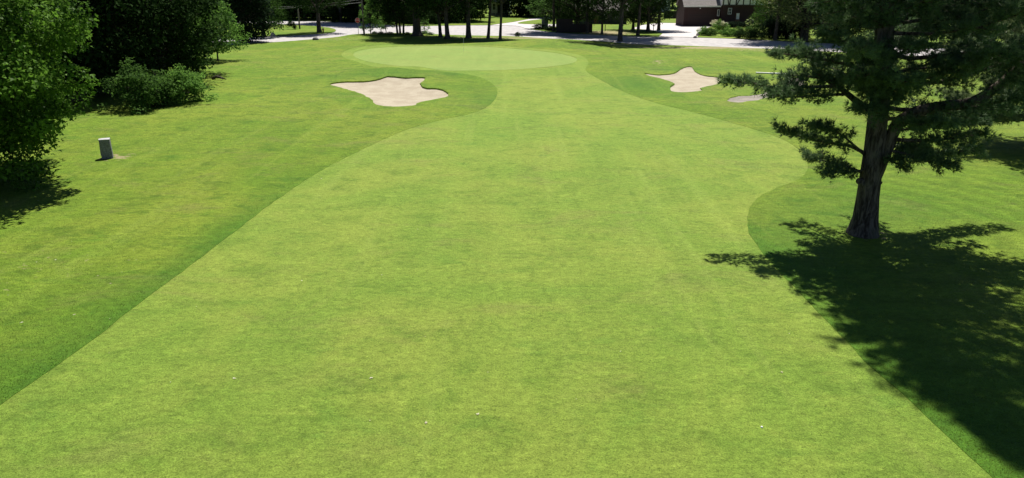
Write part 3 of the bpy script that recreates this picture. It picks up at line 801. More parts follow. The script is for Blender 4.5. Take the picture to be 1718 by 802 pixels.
# ---- the white pine
def pine(label, base, height, trunk_px, limbs, seed, r0, prof, n_br, mat, h_min, name='pine_tree', tuft=0.17, dens_=1.0, nolow=None):
    r = np.random.default_rng(seed)
    t = thing(name, label, 'tree', base)
    C, A, Sz, Vr = [], [], [], []
    wood = MB(); trunk = MB()
    tp = np.array(trunk_px) - base
    hz = tp[:, 2]
    rad = r0 * (1 - 0.85 * np.clip(hz / height, 0, 1)) + r0 * 0.55 * np.exp(-np.clip(hz, 0, None) / 0.4)
    trunk.tube(tp, rad, 14, wob=0.10, rs=r)
    def trunk_at(h): return np.array([np.interp(h, hz, tp[:, 0]), np.interp(h, hz, tp[:, 1]), h])
    def tufts(pts, d, n, spread, cv):
        k = r.random(n) ** 0.8
        q = pts[0] + (pts[1] - pts[0]) * k[:, None] + r.normal(size=(n, 3)) * spread
        C.append(q); A.append(unit(np.tile(d, (n, 1)) + 0.5 * r.normal(size=(n, 3)) + np.array([0, 0, 0.35])))
        Sz.append(tuft * (0.7 + 0.6 * r.random(n))); Vr.append(np.clip(0.5 * cv + 0.6 * r.random(n), 0, 1))
    def foliage(path, start=0.3, wid=0.9, dn=1.0):
        seg = np.linalg.norm(np.diff(path, axis=0), axis=1); cum = np.concatenate([[0], np.cumsum(seg)]); L = cum[-1]
        nsh = max(4, int(L * (1 - start) / 0.15 * dn))
        for s in np.linspace(start, 1.0, nsh):
            p = np.array([np.interp(s * L, cum, path[:, k]) for k in range(3)])
            p2 = np.array([np.interp(min(s * L + 0.1, L), cum, path[:, k]) for k in range(3)])
            p1 = np.array([np.interp(max(s * L - 0.1, 0), cum, path[:, k]) for k in range(3)])
            d = unit(p2 - p1)
            side = unit(np.cross(d, np.array([0, 0, 1.0])))
            cv = r.random()
            for sg in (-1, 1):
                ln = wid * (0.35 + 0.75 * r.random()) * (1.15 - 0.75 * s) + 0.18
                dd = unit(d * (0.7 + 0.5 * r.random()) + sg * side * (0.8 + 0.4 * r.random()) + np.array([0, 0, 0.08 + 0.42 * r.normal()]))
                e = p + dd * ln
                if r.random() < 0.5: wood.tube(np.array([p, (p + e) / 2 + [0, 0, -0.03], e]), [0.018, 0.012, 0.006], 4)
                tufts((p + (e - p) * 0.2, e), dd, int((7 + 13 * ln) * dens_), 0.055 + 0.03 * ln, cv)
        tufts((path[-2], path[-1]), unit(path[-1] - path[-2]), int(14 * dens_), 0.06, r.random())
    # limbs seen in the photo
    for (pth, ra, rb, st, wd, big) in limbs:
        pth = np.array(pth) - base
        pth = catmull(pth, 0.25, closed=False)
        n = len(pth)
        target = MB() if big else wood
        target.tube(pth, np.linspace(ra, rb, n), 9, wob=0.12, rs=r)
        if big: target.build('limb', M['pine_bark'], t)
        if st < 1: foliage(pth, st, wd)
    # whorls
    for i in range(n_br):
        f = (i + 0.5) / n_br
        h = h_min + (height - 0.4 - h_min) * f ** 0.92
        az = i * 2.39996 + r.normal() * 0.25
        if nolow and nolow(h, az): continue
        ln = prof(h, az) * (0.45 + 0.75 * r.random())
        el = 0.05 + 0.5 * (h / height) ** 2 + r.normal() * 0.08
        o = trunk_at(h)
        d = np.array([math.cos(az) * math.cos(el), math.sin(az) * math.cos(el), math.sin(el)])
        e = o + d * ln
        pth = bez(o, e, -0.04 * ln, 7); pth[:, 2] += 0.10 * ln * np.linspace(0, 1, 7) ** 3
        pth[1:-1] += r.normal(size=(5, 3)) * 0.05
        wood.tube(pth, np.linspace(0.02 + 0.014 * ln, 0.01, 7), 6)
        foliage(pth, 0.22, 0.30 * ln + 0.15, 0.75 if h < 9.0 else 0.27)
    C_, A_, S_, V_ = np.concatenate(C), np.concatenate(A), np.concatenate(Sz), np.concatenate(Vr)
    N = np.cross(A_, r.normal(size=A_.shape))
    me = leaves_mesh('crown', C_, N, A_, S_, T_NEEDLE, V_)
    link_mesh('crown', me, M[mat], t)
    trunk.build('trunk', M['pine_bark'], t); wood.build('branches', M['pine_bark'], t)
    print(label, 'tufts', len(C_))
    return t

def hero_pine():
    base = P(1447, 392); Y = base[1]
    tp = [W(1446, 404, Y), W(1447, 392, Y), W(1449, 384, Y), W(1452, 365, Y), W(1456, 330, Y), W(1467, 250, Y), W(1477, 160, Y), W(1484, 60, Y), W(1487, 0, Y)]
    top = tp[-1]; H = 26.5
    tp[0][2] = base[2] - 0.25
    for z in np.linspace(top[2] + 2, H, 8): tp.append(np.array([top[0] + 0.03 * (z - top[2]), Y, z]))
    def path(*q): return [W(px, py, Y + dy) for px, py, dy in q]
    limbs = [
        (path((1472, 190, 0), (1440, 172, -.1), (1415, 152, -.2), (1385, 132, -.3), (1360, 114, -.3)), .13, .05, 0.5, .55, True),
        (path((1400, 145, -.2), (1360, 146, -.4), (1310, 147, -.1), (1260, 140, .1), (1208, 134, .3)), .06, .015, 0.25, .62, False),
        (path((1420, 158, -.2), (1380, 160, -.6), (1330, 163, -1.0), (1290, 160, -1.2)), .05, .015, 0.25, .55, False),
        (path((1385, 132, -.3), (1350, 128, .1), (1320, 126, .4), (1305, 118, .6)), .05, .015, 0.3, .5, False),
        (path((1461, 308, 0), (1474, 282, -.05), (1489, 245, -.1), (1503, 212, -.15), (1528, 192, -.2), (1570, 180, -.3), (1630, 171, -.5), (1672, 146, -.5), (1718, 106, -.4), (1790, 55, 0)), .23, .11, 0.60, .9, True),
        (path((1458, 312, 0), (1440, 303, -.15), (1428, 297, -.2)), .20, .10, 2, .1, False),
        (path((1466, 312, 0), (1478, 304, -.1), (1486, 296, -.15)), .17, .08, 2, .1, False),
        (path((1455, 262, 0), (1430, 246, -.1), (1380, 238, -.3), (1335, 226, -.4), (1303, 214, -.5)), .07, .015, 0.25, .62, False),
        (path((1440, 250, -.1), (1410, 225, -.6), (1380, 212, -.9), (1350, 215, -1.2)), .04, .012, 0.35, .5, False),
        (path((1453, 292, 0), (1415, 278, .2), (1375, 268, .3), (1343, 256, .3)), .06, .015, 0.25, .55, False),
        (path((1453, 285, 0), (1425, 288, -.3), (1400, 290, -.6), (1372, 288, -.8)), .04, .012, 0.3, .4, False),
        (path((1484, 233, 0), (1550, 236, -.2), (1615, 230, -.4), (1660, 222, -.5)), .08, .02, 0.25, .65, False),
        (path((1478, 250, 0), (1520, 258, -.5), (1560, 272, -.9), (1605, 284, -1.2)), .05, .012, 0.2, .6, False),
        (path((1474, 262, 0), (1500, 272, -.4), (1525, 284, -.7)), .04, .012, 0.2, .4, False),
        (path((1472, 272, 0), (1530, 262, .6), (1580, 258, 1.2), (1640, 250, 1.8)), .06, .015, 0.2, .6, False),
        (path((1480, 130, 0), (1420, 108, -.2), (1350, 95, -.3), (1287, 88, -.3)), .08, .015, 0.3, .6, False),
        (path((1482, 110, 0), (1440, 80, -.4), (1400, 62, -.6), (1370, 60, -.8)), .07, .015, 0.25, .6, False),
        (path((1478, 160, 0), (1520, 140, -.8), (1580, 125, -1.5), (1650, 110, -2.0)), .08, .015, 0.25, .8, False),
        (path((1478, 190, 0), (1510, 205, -1.0), (1560, 210, -2.0), (1600, 205, -2.6)), .06, .015, 0.3, .7, False),
        (path((1480, 170, 0), (1500, 150, -1.4), (1510, 140, -2.6), (1520, 135, -3.4)), .07, .015, 0.25, .8, False),
        (path((1482, 120, 0), (1470, 100, -1.4), (1450, 85, -2.6), (1440, 80, -3.2)), .07, .015, 0.25, .8, False),
        (path((1476, 190, 0), (1462, 185, -1.0), (1450, 183, -1.8)), .05, .012, 0.2, .7, False),
        (path((1478, 165, 0), (1490, 160, -1.0), (1502, 160, -1.8)), .05, .012, 0.2, .8, False),
        (path((1478, 140, 0), (1460, 132, -1.0), (1446, 130, -2.0)), .05, .012, 0.2, .8, False),
        (path((1480, 225, 0), (1530, 215, .3), (1600, 205, .6), (1650, 205, .8)), .05, .012, 0.2, .8, False),
        (path((1476, 240, 0), (1500, 245, .6), (1550, 250, 1.0)), .04, .012, 0.2, .6, False),
        (path((1475, 180, 0), (1450, 150, .6), (1420, 135, 1.0), (1385, 128, 1.4)), .05, .012, 0.2, .7, False),
        (path((1480, 200, 0), (1540, 196, 1.2), (1610, 190, 2.0), (1690, 180, 2.6)), .07, .015, 0.25, .8, False),
    ]
    def prof(h, az):
        c = math.cos(az)
        b = 4.2 if h < 8 else 3.7 - 0.7 * (h - 8) / 9 if h < 17 else 3.0 * (25.6 - h) / 8.6 + 0.2
        if c < -0.1 and h > 6.5: b *= 0.62
        if c > 0.2: b *= 1.0 + 0.35 * c
        return b
    def nolow(h, az):
        return h < 5.6 and math.sin(az) < -0.3 or (h < 7.2 and math.cos(az) < -0.55)
    pine('tall pine with bare lower trunk and long left limbs standing at the right fairway edge', base, H, tp, limbs, 5, 0.36, prof, 200, 'needle', 4.3, nolow=nolow, dens_=1.15, tuft=0.175)
hero_pine()
def other_pine(px, label, H, mat, seed, prof_r, n, hmin, r0=0.3):
    base = P(*px)
    tp = [base + [0, 0, z] for z in [-0.3, 0, 0.3, 1] + list(np.linspace(2.5, H, 9))]
    def prof(h, az): return prof_r * (1 - 0.85 * (h / H) ** 1.5) + 0.2
    pine(label, base, H, tp, [], seed, r0, prof, n, mat, hmin, dens_=0.8, tuft=0.22)
other_pine((1742, 246), 'pale green pine reaching in from the right edge behind the big pine limb', 12, 'pale_needle', 15, 5.4, 120, 1.0)

# ---- left woodland
GL = 'woodland trees along the left of the lawn'
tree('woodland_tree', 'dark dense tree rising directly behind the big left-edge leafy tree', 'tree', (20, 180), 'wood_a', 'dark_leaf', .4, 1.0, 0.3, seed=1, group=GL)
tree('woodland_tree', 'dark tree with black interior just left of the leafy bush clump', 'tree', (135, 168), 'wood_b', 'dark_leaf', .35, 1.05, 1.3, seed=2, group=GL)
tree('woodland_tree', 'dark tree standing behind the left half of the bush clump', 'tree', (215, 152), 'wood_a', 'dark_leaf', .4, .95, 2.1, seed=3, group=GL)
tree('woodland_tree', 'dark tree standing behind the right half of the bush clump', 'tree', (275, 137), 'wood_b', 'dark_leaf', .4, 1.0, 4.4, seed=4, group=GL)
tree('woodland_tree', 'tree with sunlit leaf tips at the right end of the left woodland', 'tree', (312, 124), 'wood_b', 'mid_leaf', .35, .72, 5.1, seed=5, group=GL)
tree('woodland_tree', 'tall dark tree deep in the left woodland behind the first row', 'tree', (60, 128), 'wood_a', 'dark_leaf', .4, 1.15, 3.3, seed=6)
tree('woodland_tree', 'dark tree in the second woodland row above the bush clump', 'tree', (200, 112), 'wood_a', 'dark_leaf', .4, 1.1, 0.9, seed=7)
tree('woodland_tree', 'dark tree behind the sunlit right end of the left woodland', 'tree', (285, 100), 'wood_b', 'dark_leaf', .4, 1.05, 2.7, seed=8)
tree('young_tree', 'small bright green feathery tree at the right corner of the left woodland', 'tree', (366, 102), 'low_b', 'pale_leaf', .08, 1.05, 0.4, seed=9, flare=1.3, trunk_h=4)
shrub('leafy_bush', 'rounded leafy bush with sunlit top, left one of the two under the woodland', (232, 184), 'shrub_a', 'mid_leaf', 1.12, 0.2)
shrub('leafy_bush', 'brighter sunlit bush, right one of the two under the woodland', (316, 172), 'shrub_a', 'pale_leaf', 1.05, 2.2, .85)
shrub('leafy_bush', 'low dark bush tucked between the two lit woodland bushes', (272, 176), 'shrub_b', 'mid_leaf', 1.2, 1.2)

# ---- dark evergreen by the left end of the road
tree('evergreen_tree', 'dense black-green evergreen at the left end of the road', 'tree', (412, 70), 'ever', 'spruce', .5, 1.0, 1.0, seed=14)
tree('roadside_tree', 'leafy tree with bright right side at the left end of the road', 'tree', (443, 62), 'low_a', 'mid_leaf', .3, 1.05, 2.6, seed=15)
# ---- grove behind the putting green
GG = 'grove trees between the putting green and the road'
tree('grove_tree', 'broad-based tree with flared roots, thickest trunk of the grove behind the green', 'tree', (700, 60), 'grove_a', 'grove_leaf', .68, 1.0, 0.5, seed=21, flare=1.75, trunk_h=13, group=GG)
tree('grove_tree', 'slim dark trunk leaning left just right of the broad-based grove tree', 'tree', (739, 62), 'grove_c', 'grove_leaf', .26, 1.05, 1.5, (-.05, 0), seed=22, trunk_h=12, group=GG)
tree('grove_tree', 'thick grey straight trunk in the middle of the grove', 'tree', (751, 65), 'grove_b', 'grove_leaf', .36, 1.05, 2.5, (-.03, 0), seed=23, trunk_h=13, group=GG)
tree('grove_tree', 'thick dark trunk right behind the flagstick', 'tree', (786, 64), 'high', 'grove_leaf', .40, .95, 3.5, seed=24, trunk_h=13, flare=1.5, group=GG)
tree('grove_tree', 'slim trunk leaning right, second from the right end of the grove', 'tree', (819, 64), 'high', 'grove_leaf', .25, .95, 4.5, (.07, 0), seed=25, trunk_h=12, flare=1.3, group=GG)
tree('grove_tree', 'slender straight trunk at the right end of the grove', 'tree', (839, 66), 'high', 'grove_leaf', .22, .9, 5.5, (.07, 0), seed=26, trunk_h=12, flare=1.3, group=GG)
for i, (px, ln) in enumerate(((667, -.10), (671.5, -.02), (677, .03))):
    tree('grove_tree', ['left leaning stem of the three thin trunks at the grove left', 'middle stem of the three thin trunks at the grove left', 'right stem of the three thin trunks at the grove left'][i], 'tree', (px, 57), 'grove_c', 'grove_leaf', .17, .72, 1.1 * i, (ln, 0), seed=30 + i, trunk_h=9, flare=1.3, group='thin trunks at the grove left')
tree('sapling', 'small pale-leaved sapling beside the grove roadside weeds', 'sapling', (713, 54), 'sapling', 'pale_leaf', .06, .5, .3, seed=35, trunk_h=2.2, flare=1.2)
tree('sapling', 'leafy sapling growing against the utility pole by the stop sign', 'sapling', (622, 57), 'sapling', 'pale_leaf', .08, 1.0, 1.3, seed=36, trunk_h=4, flare=1.2)
tree('sapling', 'light green sapling between the utility pole and three thin trunks', 'sapling', (648, 55), 'sapling', 'pale_leaf', .07, .95, 2.3, seed=37, trunk_h=3.5, flare=1.2)
# ---- trees by the road at the centre and right
tree('roadside_tree', 'tree with dark straight trunk at the near road edge below centre right', 'tree', (1040, 69), 'grove_a', 'grove_leaf', .36, 1.15, 1.9, seed=41, trunk_h=13, flare=1.25)
tree('roadside_tree', 'slim tree across the road left of the dark straight trunk', 'tree', (1010, 57), 'grove_c', 'grove_leaf', .20, .85, .2, seed=42, trunk_h=10, flare=1.3)
tree('roadside_tree', 'broad leafy tree with low bright foliage above the grey-green cabinet', 'tree', (938, 47), 'low_a', 'mid_leaf', .3, 1.35, 1.2, seed=43, zs=.75)
tree('roadside_tree', 'dark crowned tree over the brown board fence', 'tree', (968, 52), 'low_a', 'grove_leaf', .3, 1.3, 3.2, seed=44)
tree('roadside_tree', 'round dense dark tree at the left corner of the right driveway', 'tree', (1087, 53), 'low_a', 'grove_leaf', .3, 1.05, 4.2, seed=45)
tree('roadside_tree', 'dark tree behind the roadside trunk left of the round dense tree', 'tree', (1062, 50), 'low_a', 'grove_leaf', .25, 1.15, .7, seed=46)
tree('roadside_tree', 'olive green tree in front of the timbered house, partly behind the big pine', 'tree', (1345, 68), 'low_a', 'olive_leaf', .35, 1.85, 2.2, seed=47, zs=.70)
tree('roadside_tree', 'small leafy tree at the right corner of the timbered house', 'tree', (1290, 56), 'low_a', 'mid_leaf', .25, .85, 5.2, seed=48)
for i, (px, py, key, lb) in enumerate(((1420, 68, 'wood_a', 'dark tree across the road seen behind the big pine left limbs'), (1510, 72, 'wood_b', 'dark tree across the road behind the big pine trunk'), (1600, 74, 'wood_a', 'dark tree across the road seen right of the big pine trunk'), (1700, 78, 'wood_b', 'dark tree across the road at the far right edge'))):
    tree('roadside_tree', lb, 'tree', (px, py), key, 'dark_leaf', .35, 1.0, 1.7 * i, seed=50 + i)
tree('lawn_tree', 'thick dark trunk standing on the far lawn island beside the side road', 'tree', (536, 55), 'grove_b', 'grove_leaf', .38, .85, 2.0, seed=55, trunk_h=12, flare=1.4)

for i, (px, py, lb) in enumerate(((572, 37, 'tall dark tree at the far side of the side road behind the stop sign'), (606, 38, 'tall dark tree at the far side of the side road behind the tall utility pole'), (640, 40, 'tall dark tree at the far side of the side road behind the light green sapling'))):
    tree('roadside_tree', lb, 'tree', (px, py), 'grove_a', 'grove_leaf', .35, 1.1, 1.3 * i, seed=60 + i, trunk_h=12, flare=1.3)
for i, (px, py, sc, lb) in enumerate(((985, 55.5, .95, 'tall dark tree across the road behind the brown board fence'), (929, 52, .95, 'tall dark tree beside the grey-green cabinet'), (1070, 59, .95, 'tall dark tree across the road left of the right driveway'), (1105, 50, .8, 'tall tree at the left edge of the right driveway'), (1300, 67, .95, 'tall dark trunk at the left of the black hedge under the olive tree'), (1352, 69, .95, 'tall dark trunk at the right of the black hedge under the olive tree'))):
    tree('roadside_tree', lb, 'tree', (px, py), 'high', 'grove_leaf', .28, sc, 1.3 * i, seed=160 + i, trunk_h=12, flare=1.3)
# ---- woods beyond the side road and behind the houses
far = [(x, 31 + 3.0 * sm(560, 740, x) + (i % 2) * 1.2, 'far_a') for i, x in enumerate(range(270, 800, 27))]
far += [(x, 25 + (i % 2), 'far_c') for i, x in enumerate(range(260, 800, 40))]
far += [(790, 28, 'far_a'), (872, 27, 'far_a'), (897, 27, 'far_c'), (922, 28, 'far_a'), (945, 28, 'far_c'), (970, 28, 'far_a'), (1050, 27, 'far_a'), (1078, 26, 'far_c'), (1128, 14, 'far_b'), (1142, 14, 'far_b'), (1290, 34, 'far_c'), (1320, 37, 'far_a'), (1360, 40, 'far_a'), (1400, 41, 'far_c'),
        (1450, 42, 'far_a'), (1500, 44, 'far_a'), (1550, 44, 'far_c'), (1600, 46, 'far_a'), (1650, 46, 'far_c'), (1700, 48, 'far_a'), (1750, 50, 'far_a')]
far += [(x, 12 + (i % 2) * 2, 'far_b') for i, x in enumerate(range(480, 1120, 45))]
farlab = {0: 'dark tree in the wood beyond the side road', 1: 'dark tree closing the view behind the houses'}
for i, (px, py, key) in enumerate(far):
    wood = px < 800
    tree('distant_tree', farlab[0 if wood else 1], 'tree', (px, py), key, 'dark_leaf' if i % 3 else 'mid_leaf', .35, 0.9 + 0.25 * random.random(), i * 1.3, seed=70 + i, group='trees of the wood beyond the side road' if wood else 'trees closing the view behind the houses')

# ------------------------------------------------------------------ far shrubs, bank planting
ls = shrub('leaning_shrub', 'dark clipped shrub leaning left on the far lawn island', (493, 49), 'shrub_b', 'dark_leaf', .5, 0, 1.5)
for o in ls.children:
    if o.name.startswith('foliage'): o.location = (-.55, 0, .45); o.scale = (.62, .5, .6)
st = MB(); st.tube([(.25, 0, -.1), (.2, 0, .4), (0, 0, .8), (-.5, 0, 1.0)], [.09, .08, .07, .04], 8); st.build('trunk', M['bark'], ls)
fo = link_mesh('foliage', MATMESH[('shrub_b', 'dark_leaf')], M['dark_leaf'], ls, (.15, 0, .05)); fo.scale = (.26, .3, .6)
shrub('flowering_bush', 'pale bush with cream blossom on the bank by the right driveway', (1208, 56), 'shrub_a', 'pale_leaf', .78, .6, 1.0)
fb = bpy.data.objects['flowering_bush']
bl = link_mesh('blossom', mat_copy(CROWNS['shrub_b'][0], M['flower'], 'blossom'), M['flower'], fb, (0.1, -.1, 1.15)); bl.scale = (.75, .7, .45)
shrub('flowering_bush', 'small cream-flowered bush at the corner of the brick garage', (1200, 45), 'shrub_b', 'flower', .7, .6)
for i, (px, py, sc, mt, lb) in enumerate(((1180, 59, .95, 'pale_leaf', 'low yellow-green shrub at the driveway end of the planted bank'), (1192, 60, .9, 'mid_leaf', 'low shrub left below the pale flowering bush on the bank'), (1224, 61, 1.0, 'pale_leaf', 'low bright shrub right below the pale flowering bush'), (1240, 58, .9, 'mid_leaf', 'low green shrub on the bank below the house window'),
                              (1256, 59, 1.0, 'mid_leaf', 'low green shrub on the bank below the house door'), (1272, 61, 1.1, 'dark_leaf', 'dark low shrub at the shady right end of the bank'), (1240, 64, .9, 'dark_leaf', 'dark shrub at the road edge in shade below the bank'), (1262, 66, 1.0, 'dark_leaf', 'dark shrub at the road edge beside the black hedge'))):
    shrub('bank_shrub', lb, (px, py), 'shrub_b', mt, sc, i * .9, .75, group='shrubs on the planted bank')
for i, (px, lb) in enumerate(((1292, 'left bush of the black hedge under the olive tree'), (1308, 'second bush of the black hedge under the olive tree'), (1324, 'third bush of the black hedge under the olive tree'), (1340, 'right bush of the black hedge under the olive tree'))):
    shrub('hedge_bush', lb, (px, 64), 'shrub_a', 'spruce', 1.1, i * 1.1, 1.0, group='black hedge under the olive tree')
for i, (px, lb) in enumerate(((1226, 'left dark bush of the low hedge added to deepen the timbered house shadow'), (1240, 'second dark bush of the low hedge added to deepen the timbered house shadow'), (1254, 'third dark bush of the low hedge added to deepen the timbered house shadow'), (1268, 'right dark bush of the low hedge added to deepen the timbered house shadow'))):
    shrub('hedge_bush', lb, (px, 46), 'shrub_b', 'spruce', 1.0, i * 1.1, .6, group='low hedge added to deepen the timbered house shadow')  # near-black bushes added to widen the dark strip of the house shadow
shrub('grass_clump', 'small dark green clump at the near road edge', (868, 61), 'shrub_b', 'dark_leaf', .45, 0, .8)
for i, (px, py) in enumerate(((628, 57), (640, 57), (655, 57.5), (684, 58), (722, 58.5))):
    shrub('weed_clump', 'low weeds along the grove side of the road', (px, py), 'shrub_b', 'mid_leaf', .45, i, .5, group='weeds along the grove roadside')
shrub('weed_clump', 'low ragged weeds round the foot of the small sapling', (713, 57), 'shrub_b', 'pale_leaf', .6, 1, .5)
shrub('bank_shrub', 'dark low plants round the foot of the grey-green cabinet', (905, 49), 'shrub_b', 'dark_leaf', .9, 1, .6)
shrub('bank_shrub', 'dark low plants between the cabinet and the brown board fence', (925, 51), 'shrub_b', 'dark_leaf', .8, 2, .6)
for i, px in enumerate((560, 590, 620, 650, 690, 725)):
    shrub('undergrowth_bush', 'dark bush at the foot of the wood beyond the side road', (px, 37 + i * .7), 'shrub_a', 'dark_leaf', 1.1, i, group='undergrowth bushes beyond the side road')

# ------------------------------------------------------------------ furniture of the course
def granite_post():
    p = P(181, 265)
    t = thing('granite_post', 'grey granite marker post with pale top on worn dirt', 'marker post', p, math.radians(24))
    bm = bmesh.new(); bmesh.ops.create_cube(bm, size=1.0)
    for v in bm.verts:
        k = 1.0 if v.co.z < 0 else 0.94
        v.co.x *= 0.50 * k; v.co.y *= 0.40 * k; v.co.z = v.co.z * 1.12 + 0.40
    bmesh.ops.subdivide_edges(bm, edges=bm.edges[:], cuts=4, use_grid_fill=True)
    for v in bm.verts: v.co += Vector(rng.normal(size=3) * 0.006)
    me = bpy.data.meshes.new('shaft'); bm.to_mesh(me); bm.free()
    link_mesh('shaft', me, M['granite'], t)
    mb = MB()
    n = 5
    g = np.linspace(-1, 1, n); V = []; F = []
    for j in g:
        for i in g: V.append((i * .243, j * .196, .962 + .028 * (1 - max(abs(i), abs(j)) ** 3) + rng.normal() * .003))
    for j in range(n - 1):
        for i in range(n - 1): a = j * n + i; F.append((a, a + 1, a + n + 1, a + n))
    ring = list(range(n)) + [n * k + n - 1 for k in range(1, n)] + [n * (n - 1) + k for k in range(n - 2, -1, -1)] + [n * k for k in range(n - 2, 0, -1)]
    b0 = len(V)
    for q in ring: V.append((V[q][0], V[q][1], .93))
    for k in range(len(ring)):
        k2 = (k + 1) % len(ring); F.append((ring[k], b0 + k, b0 + k2, ring[k2]))
    mb.add(V, F); mb.build('cap', M['granite_top'], t)
granite_post()

def flag():
    p = P(778, 86.5)
    t = thing('flagstick', 'thin white flagstick standing in the hole on the putting green', 'flagstick', p)
    MB().lathe([(0.006, -0.1), (0.011, 0), (0.011, 2.2), (0.007, 2.24)], 8).build('pole', M['white'], t)
    MB().lathe([(0.075, -0.03), (0.075, -0.024), (0.02, -0.022)], 20).build('cup', M['hole'], t)
flag()

def plank():
    a, b = P(1268, 123), P(1326, 125.5)
    c = (a + b) / 2; d = b - a
    t = thing('white_board', 'long white board lying on the grass beside the gravelly bunker', 'board', c, math.atan2(d[1], d[0]))
    L = np.linalg.norm(d[:2]) / 2
    MB().box(-L, L, -.12, .12, .02, .12).build('board', M['white'], t, bevel=0.015)
    for k in (-.7, 0, .7): MB().box(k * L - .05, k * L + .05, -.15, .15, -.02, .018).build('bearer', M['pole'], t)
plank()

def rock(name, label, px, s, mat, seed, flat=0.65):
    bm = bmesh.new(); bmesh.ops.create_icosphere(bm, subdivisions=3, radius=1.0)
    r = np.random.default_rng(seed); k = r.normal(size=(5, 3)); ph = r.random(5) * 6
    for v in bm.verts:
        q = np.array(v.co); d = 1 + sum(0.09 * math.sin(float(q @ k[i]) * 1.8 + ph[i]) for i in range(5))
        v.co = Vector((q[0] * d * s[0], q[1] * d * s[1], max(q[2] * d, -.35) * s[2]))
    me = bpy.data.meshes.new(name); bm.to_mesh(me); bm.free()
    for f in me.polygons: f.use_smooth = True
    p = P(*px); o = link_mesh(name, me, M[mat], None, p + [0, 0, 0.15 * s[2]])
    return tag(o, label, 'rock')
rock('boulder', 'dark grey boulder at the near edge of the road left of the stop sign', (530, 67), (.42, .35, .3), 'stone', 1)
rock('boulder', 'pale boulder under the evergreen at the far road edge', (458, 61), (.4, .35, .5), 'pale_stone', 2)
for i, (px, py) in enumerate(((1166.5, 63), (1171, 59.5), (1175, 56), (1178.5, 53))):
    rock('edging_stone', 'dark edging stone along the right side of the driveway', (px, py), (.28, .3, .28), 'stone', 10 + i)['group'] = 'edging stones along the driveway'

def fallen_log():
    p = P(366, 134)
    t = thing('fallen_branch', 'dark broken branch lying at the edge of the left woodland', 'branch', p)
    r = np.random.default_rng(2)
    mb = MB(); mb.tube([(-.6, .2, .1), (-.1, 0, .28), (.35, -.1, .2), (.8, -.15, .06)], [.10, .13, .10, .03], 8, wob=.2, rs=r)
    mb.tube([(-.1, 0, .28), (.1, .25, .42), (.2, .3, .6)], [.06, .04, .015], 6)
    mb.tube([(.3, -.1, .2), (.5, -.4, .22), (.65, -.6, .1)], [.05, .035, .012], 6)
    mb.build('wood', M['bark'], t)
fallen_log()

def golf_ball(px, label):
    bm = bmesh.new(); bmesh.ops.create_icosphere(bm, subdivisions=3, radius=0.0225)
    me = bpy.data.meshes.new('golf_ball'); bm.to_mesh(me); bm.free()
    for f in me.polygons: f.use_smooth = True
    p = P(*px)
    tag(link_mesh('golf_ball', me, M['ball'], None, p + [0, 0, 0.0]), label, 'golf ball')
golf_ball((1278, 716.5), 'white golf ball on the fairway near the bottom right shadow')

def flecks():
    spots = [(183, 476), (127, 527), (625, 633), (390, 634), (1310, 623), (715, 711), (540, 300), (40, 540), (58, 604), (35, 588), (330, 514), (285, 642), (818, 624), (714, 565), (640, 461), (506, 470), (968, 670), (620, 705), (800, 696), 
             (1227, 371), (1250, 370), (300, 395), (225, 420), (230, 436), (218, 436), (15, 495), (60, 440), (95, 435), (165, 462), (205, 457), (320, 262), (438, 217), (182, 593), (183, 535), (75, 412), (120, 405), (240, 400), (700, 385), (1325, 560), (1040, 590)]
    shp = np.array([(0, 0, .004), (.3, .4, .02), (.55, .15, .008), (1, .1, .025), (.6, -.2, .01), (.45, -.45, .03), (.2, -.15, .006)])
    proto = []
    for k in range(4):
        r = np.random.default_rng(k)
        v = shp + r.normal(size=shp.shape) * [.07, .07, .01]
        v2 = v - [0, 0, .006]
        n = len(v)
        me = bpy.data.meshes.new('fallen_leaf')
        me.from_pydata(np.concatenate([v, v2]).tolist(), [], [tuple(range(n)), tuple(range(2 * n - 1, n - 1, -1))] + [(i, i + n, (i + 1) % n + n, (i + 1) % n) for i in range(n)])
        at = me.attributes.new('var', 'FLOAT', 'FACE'); at.data.foreach_set('value', [float(r.random())] * len(me.polygons))
        me.materials.append(M['dry_leaf']); proto.append(me)
    for i, q in enumerate(spots):
        p = P(*q)
        o = link_mesh('fallen_leaf', proto[i % 4], M['dry_leaf'], None, p + [0, 0, .006])
        s = .035 + .055 * random.random() ** 2 if i > 7 else .09
        o.scale = (s, s * .8, s); o.rotation_euler = (0, 0, random.random() * 6)
        fw = bool(inside(regions[4][1], np.array([p[0]]), np.array([p[1]]))[0])
        tag(o, 'small pale dry leaf lying on the fairway grass' if fw else 'small pale dry leaf lying on the rough grass', 'leaf', 'pale leaves scattered on the fairway' if fw else 'pale leaves scattered on the rough')
flecks()

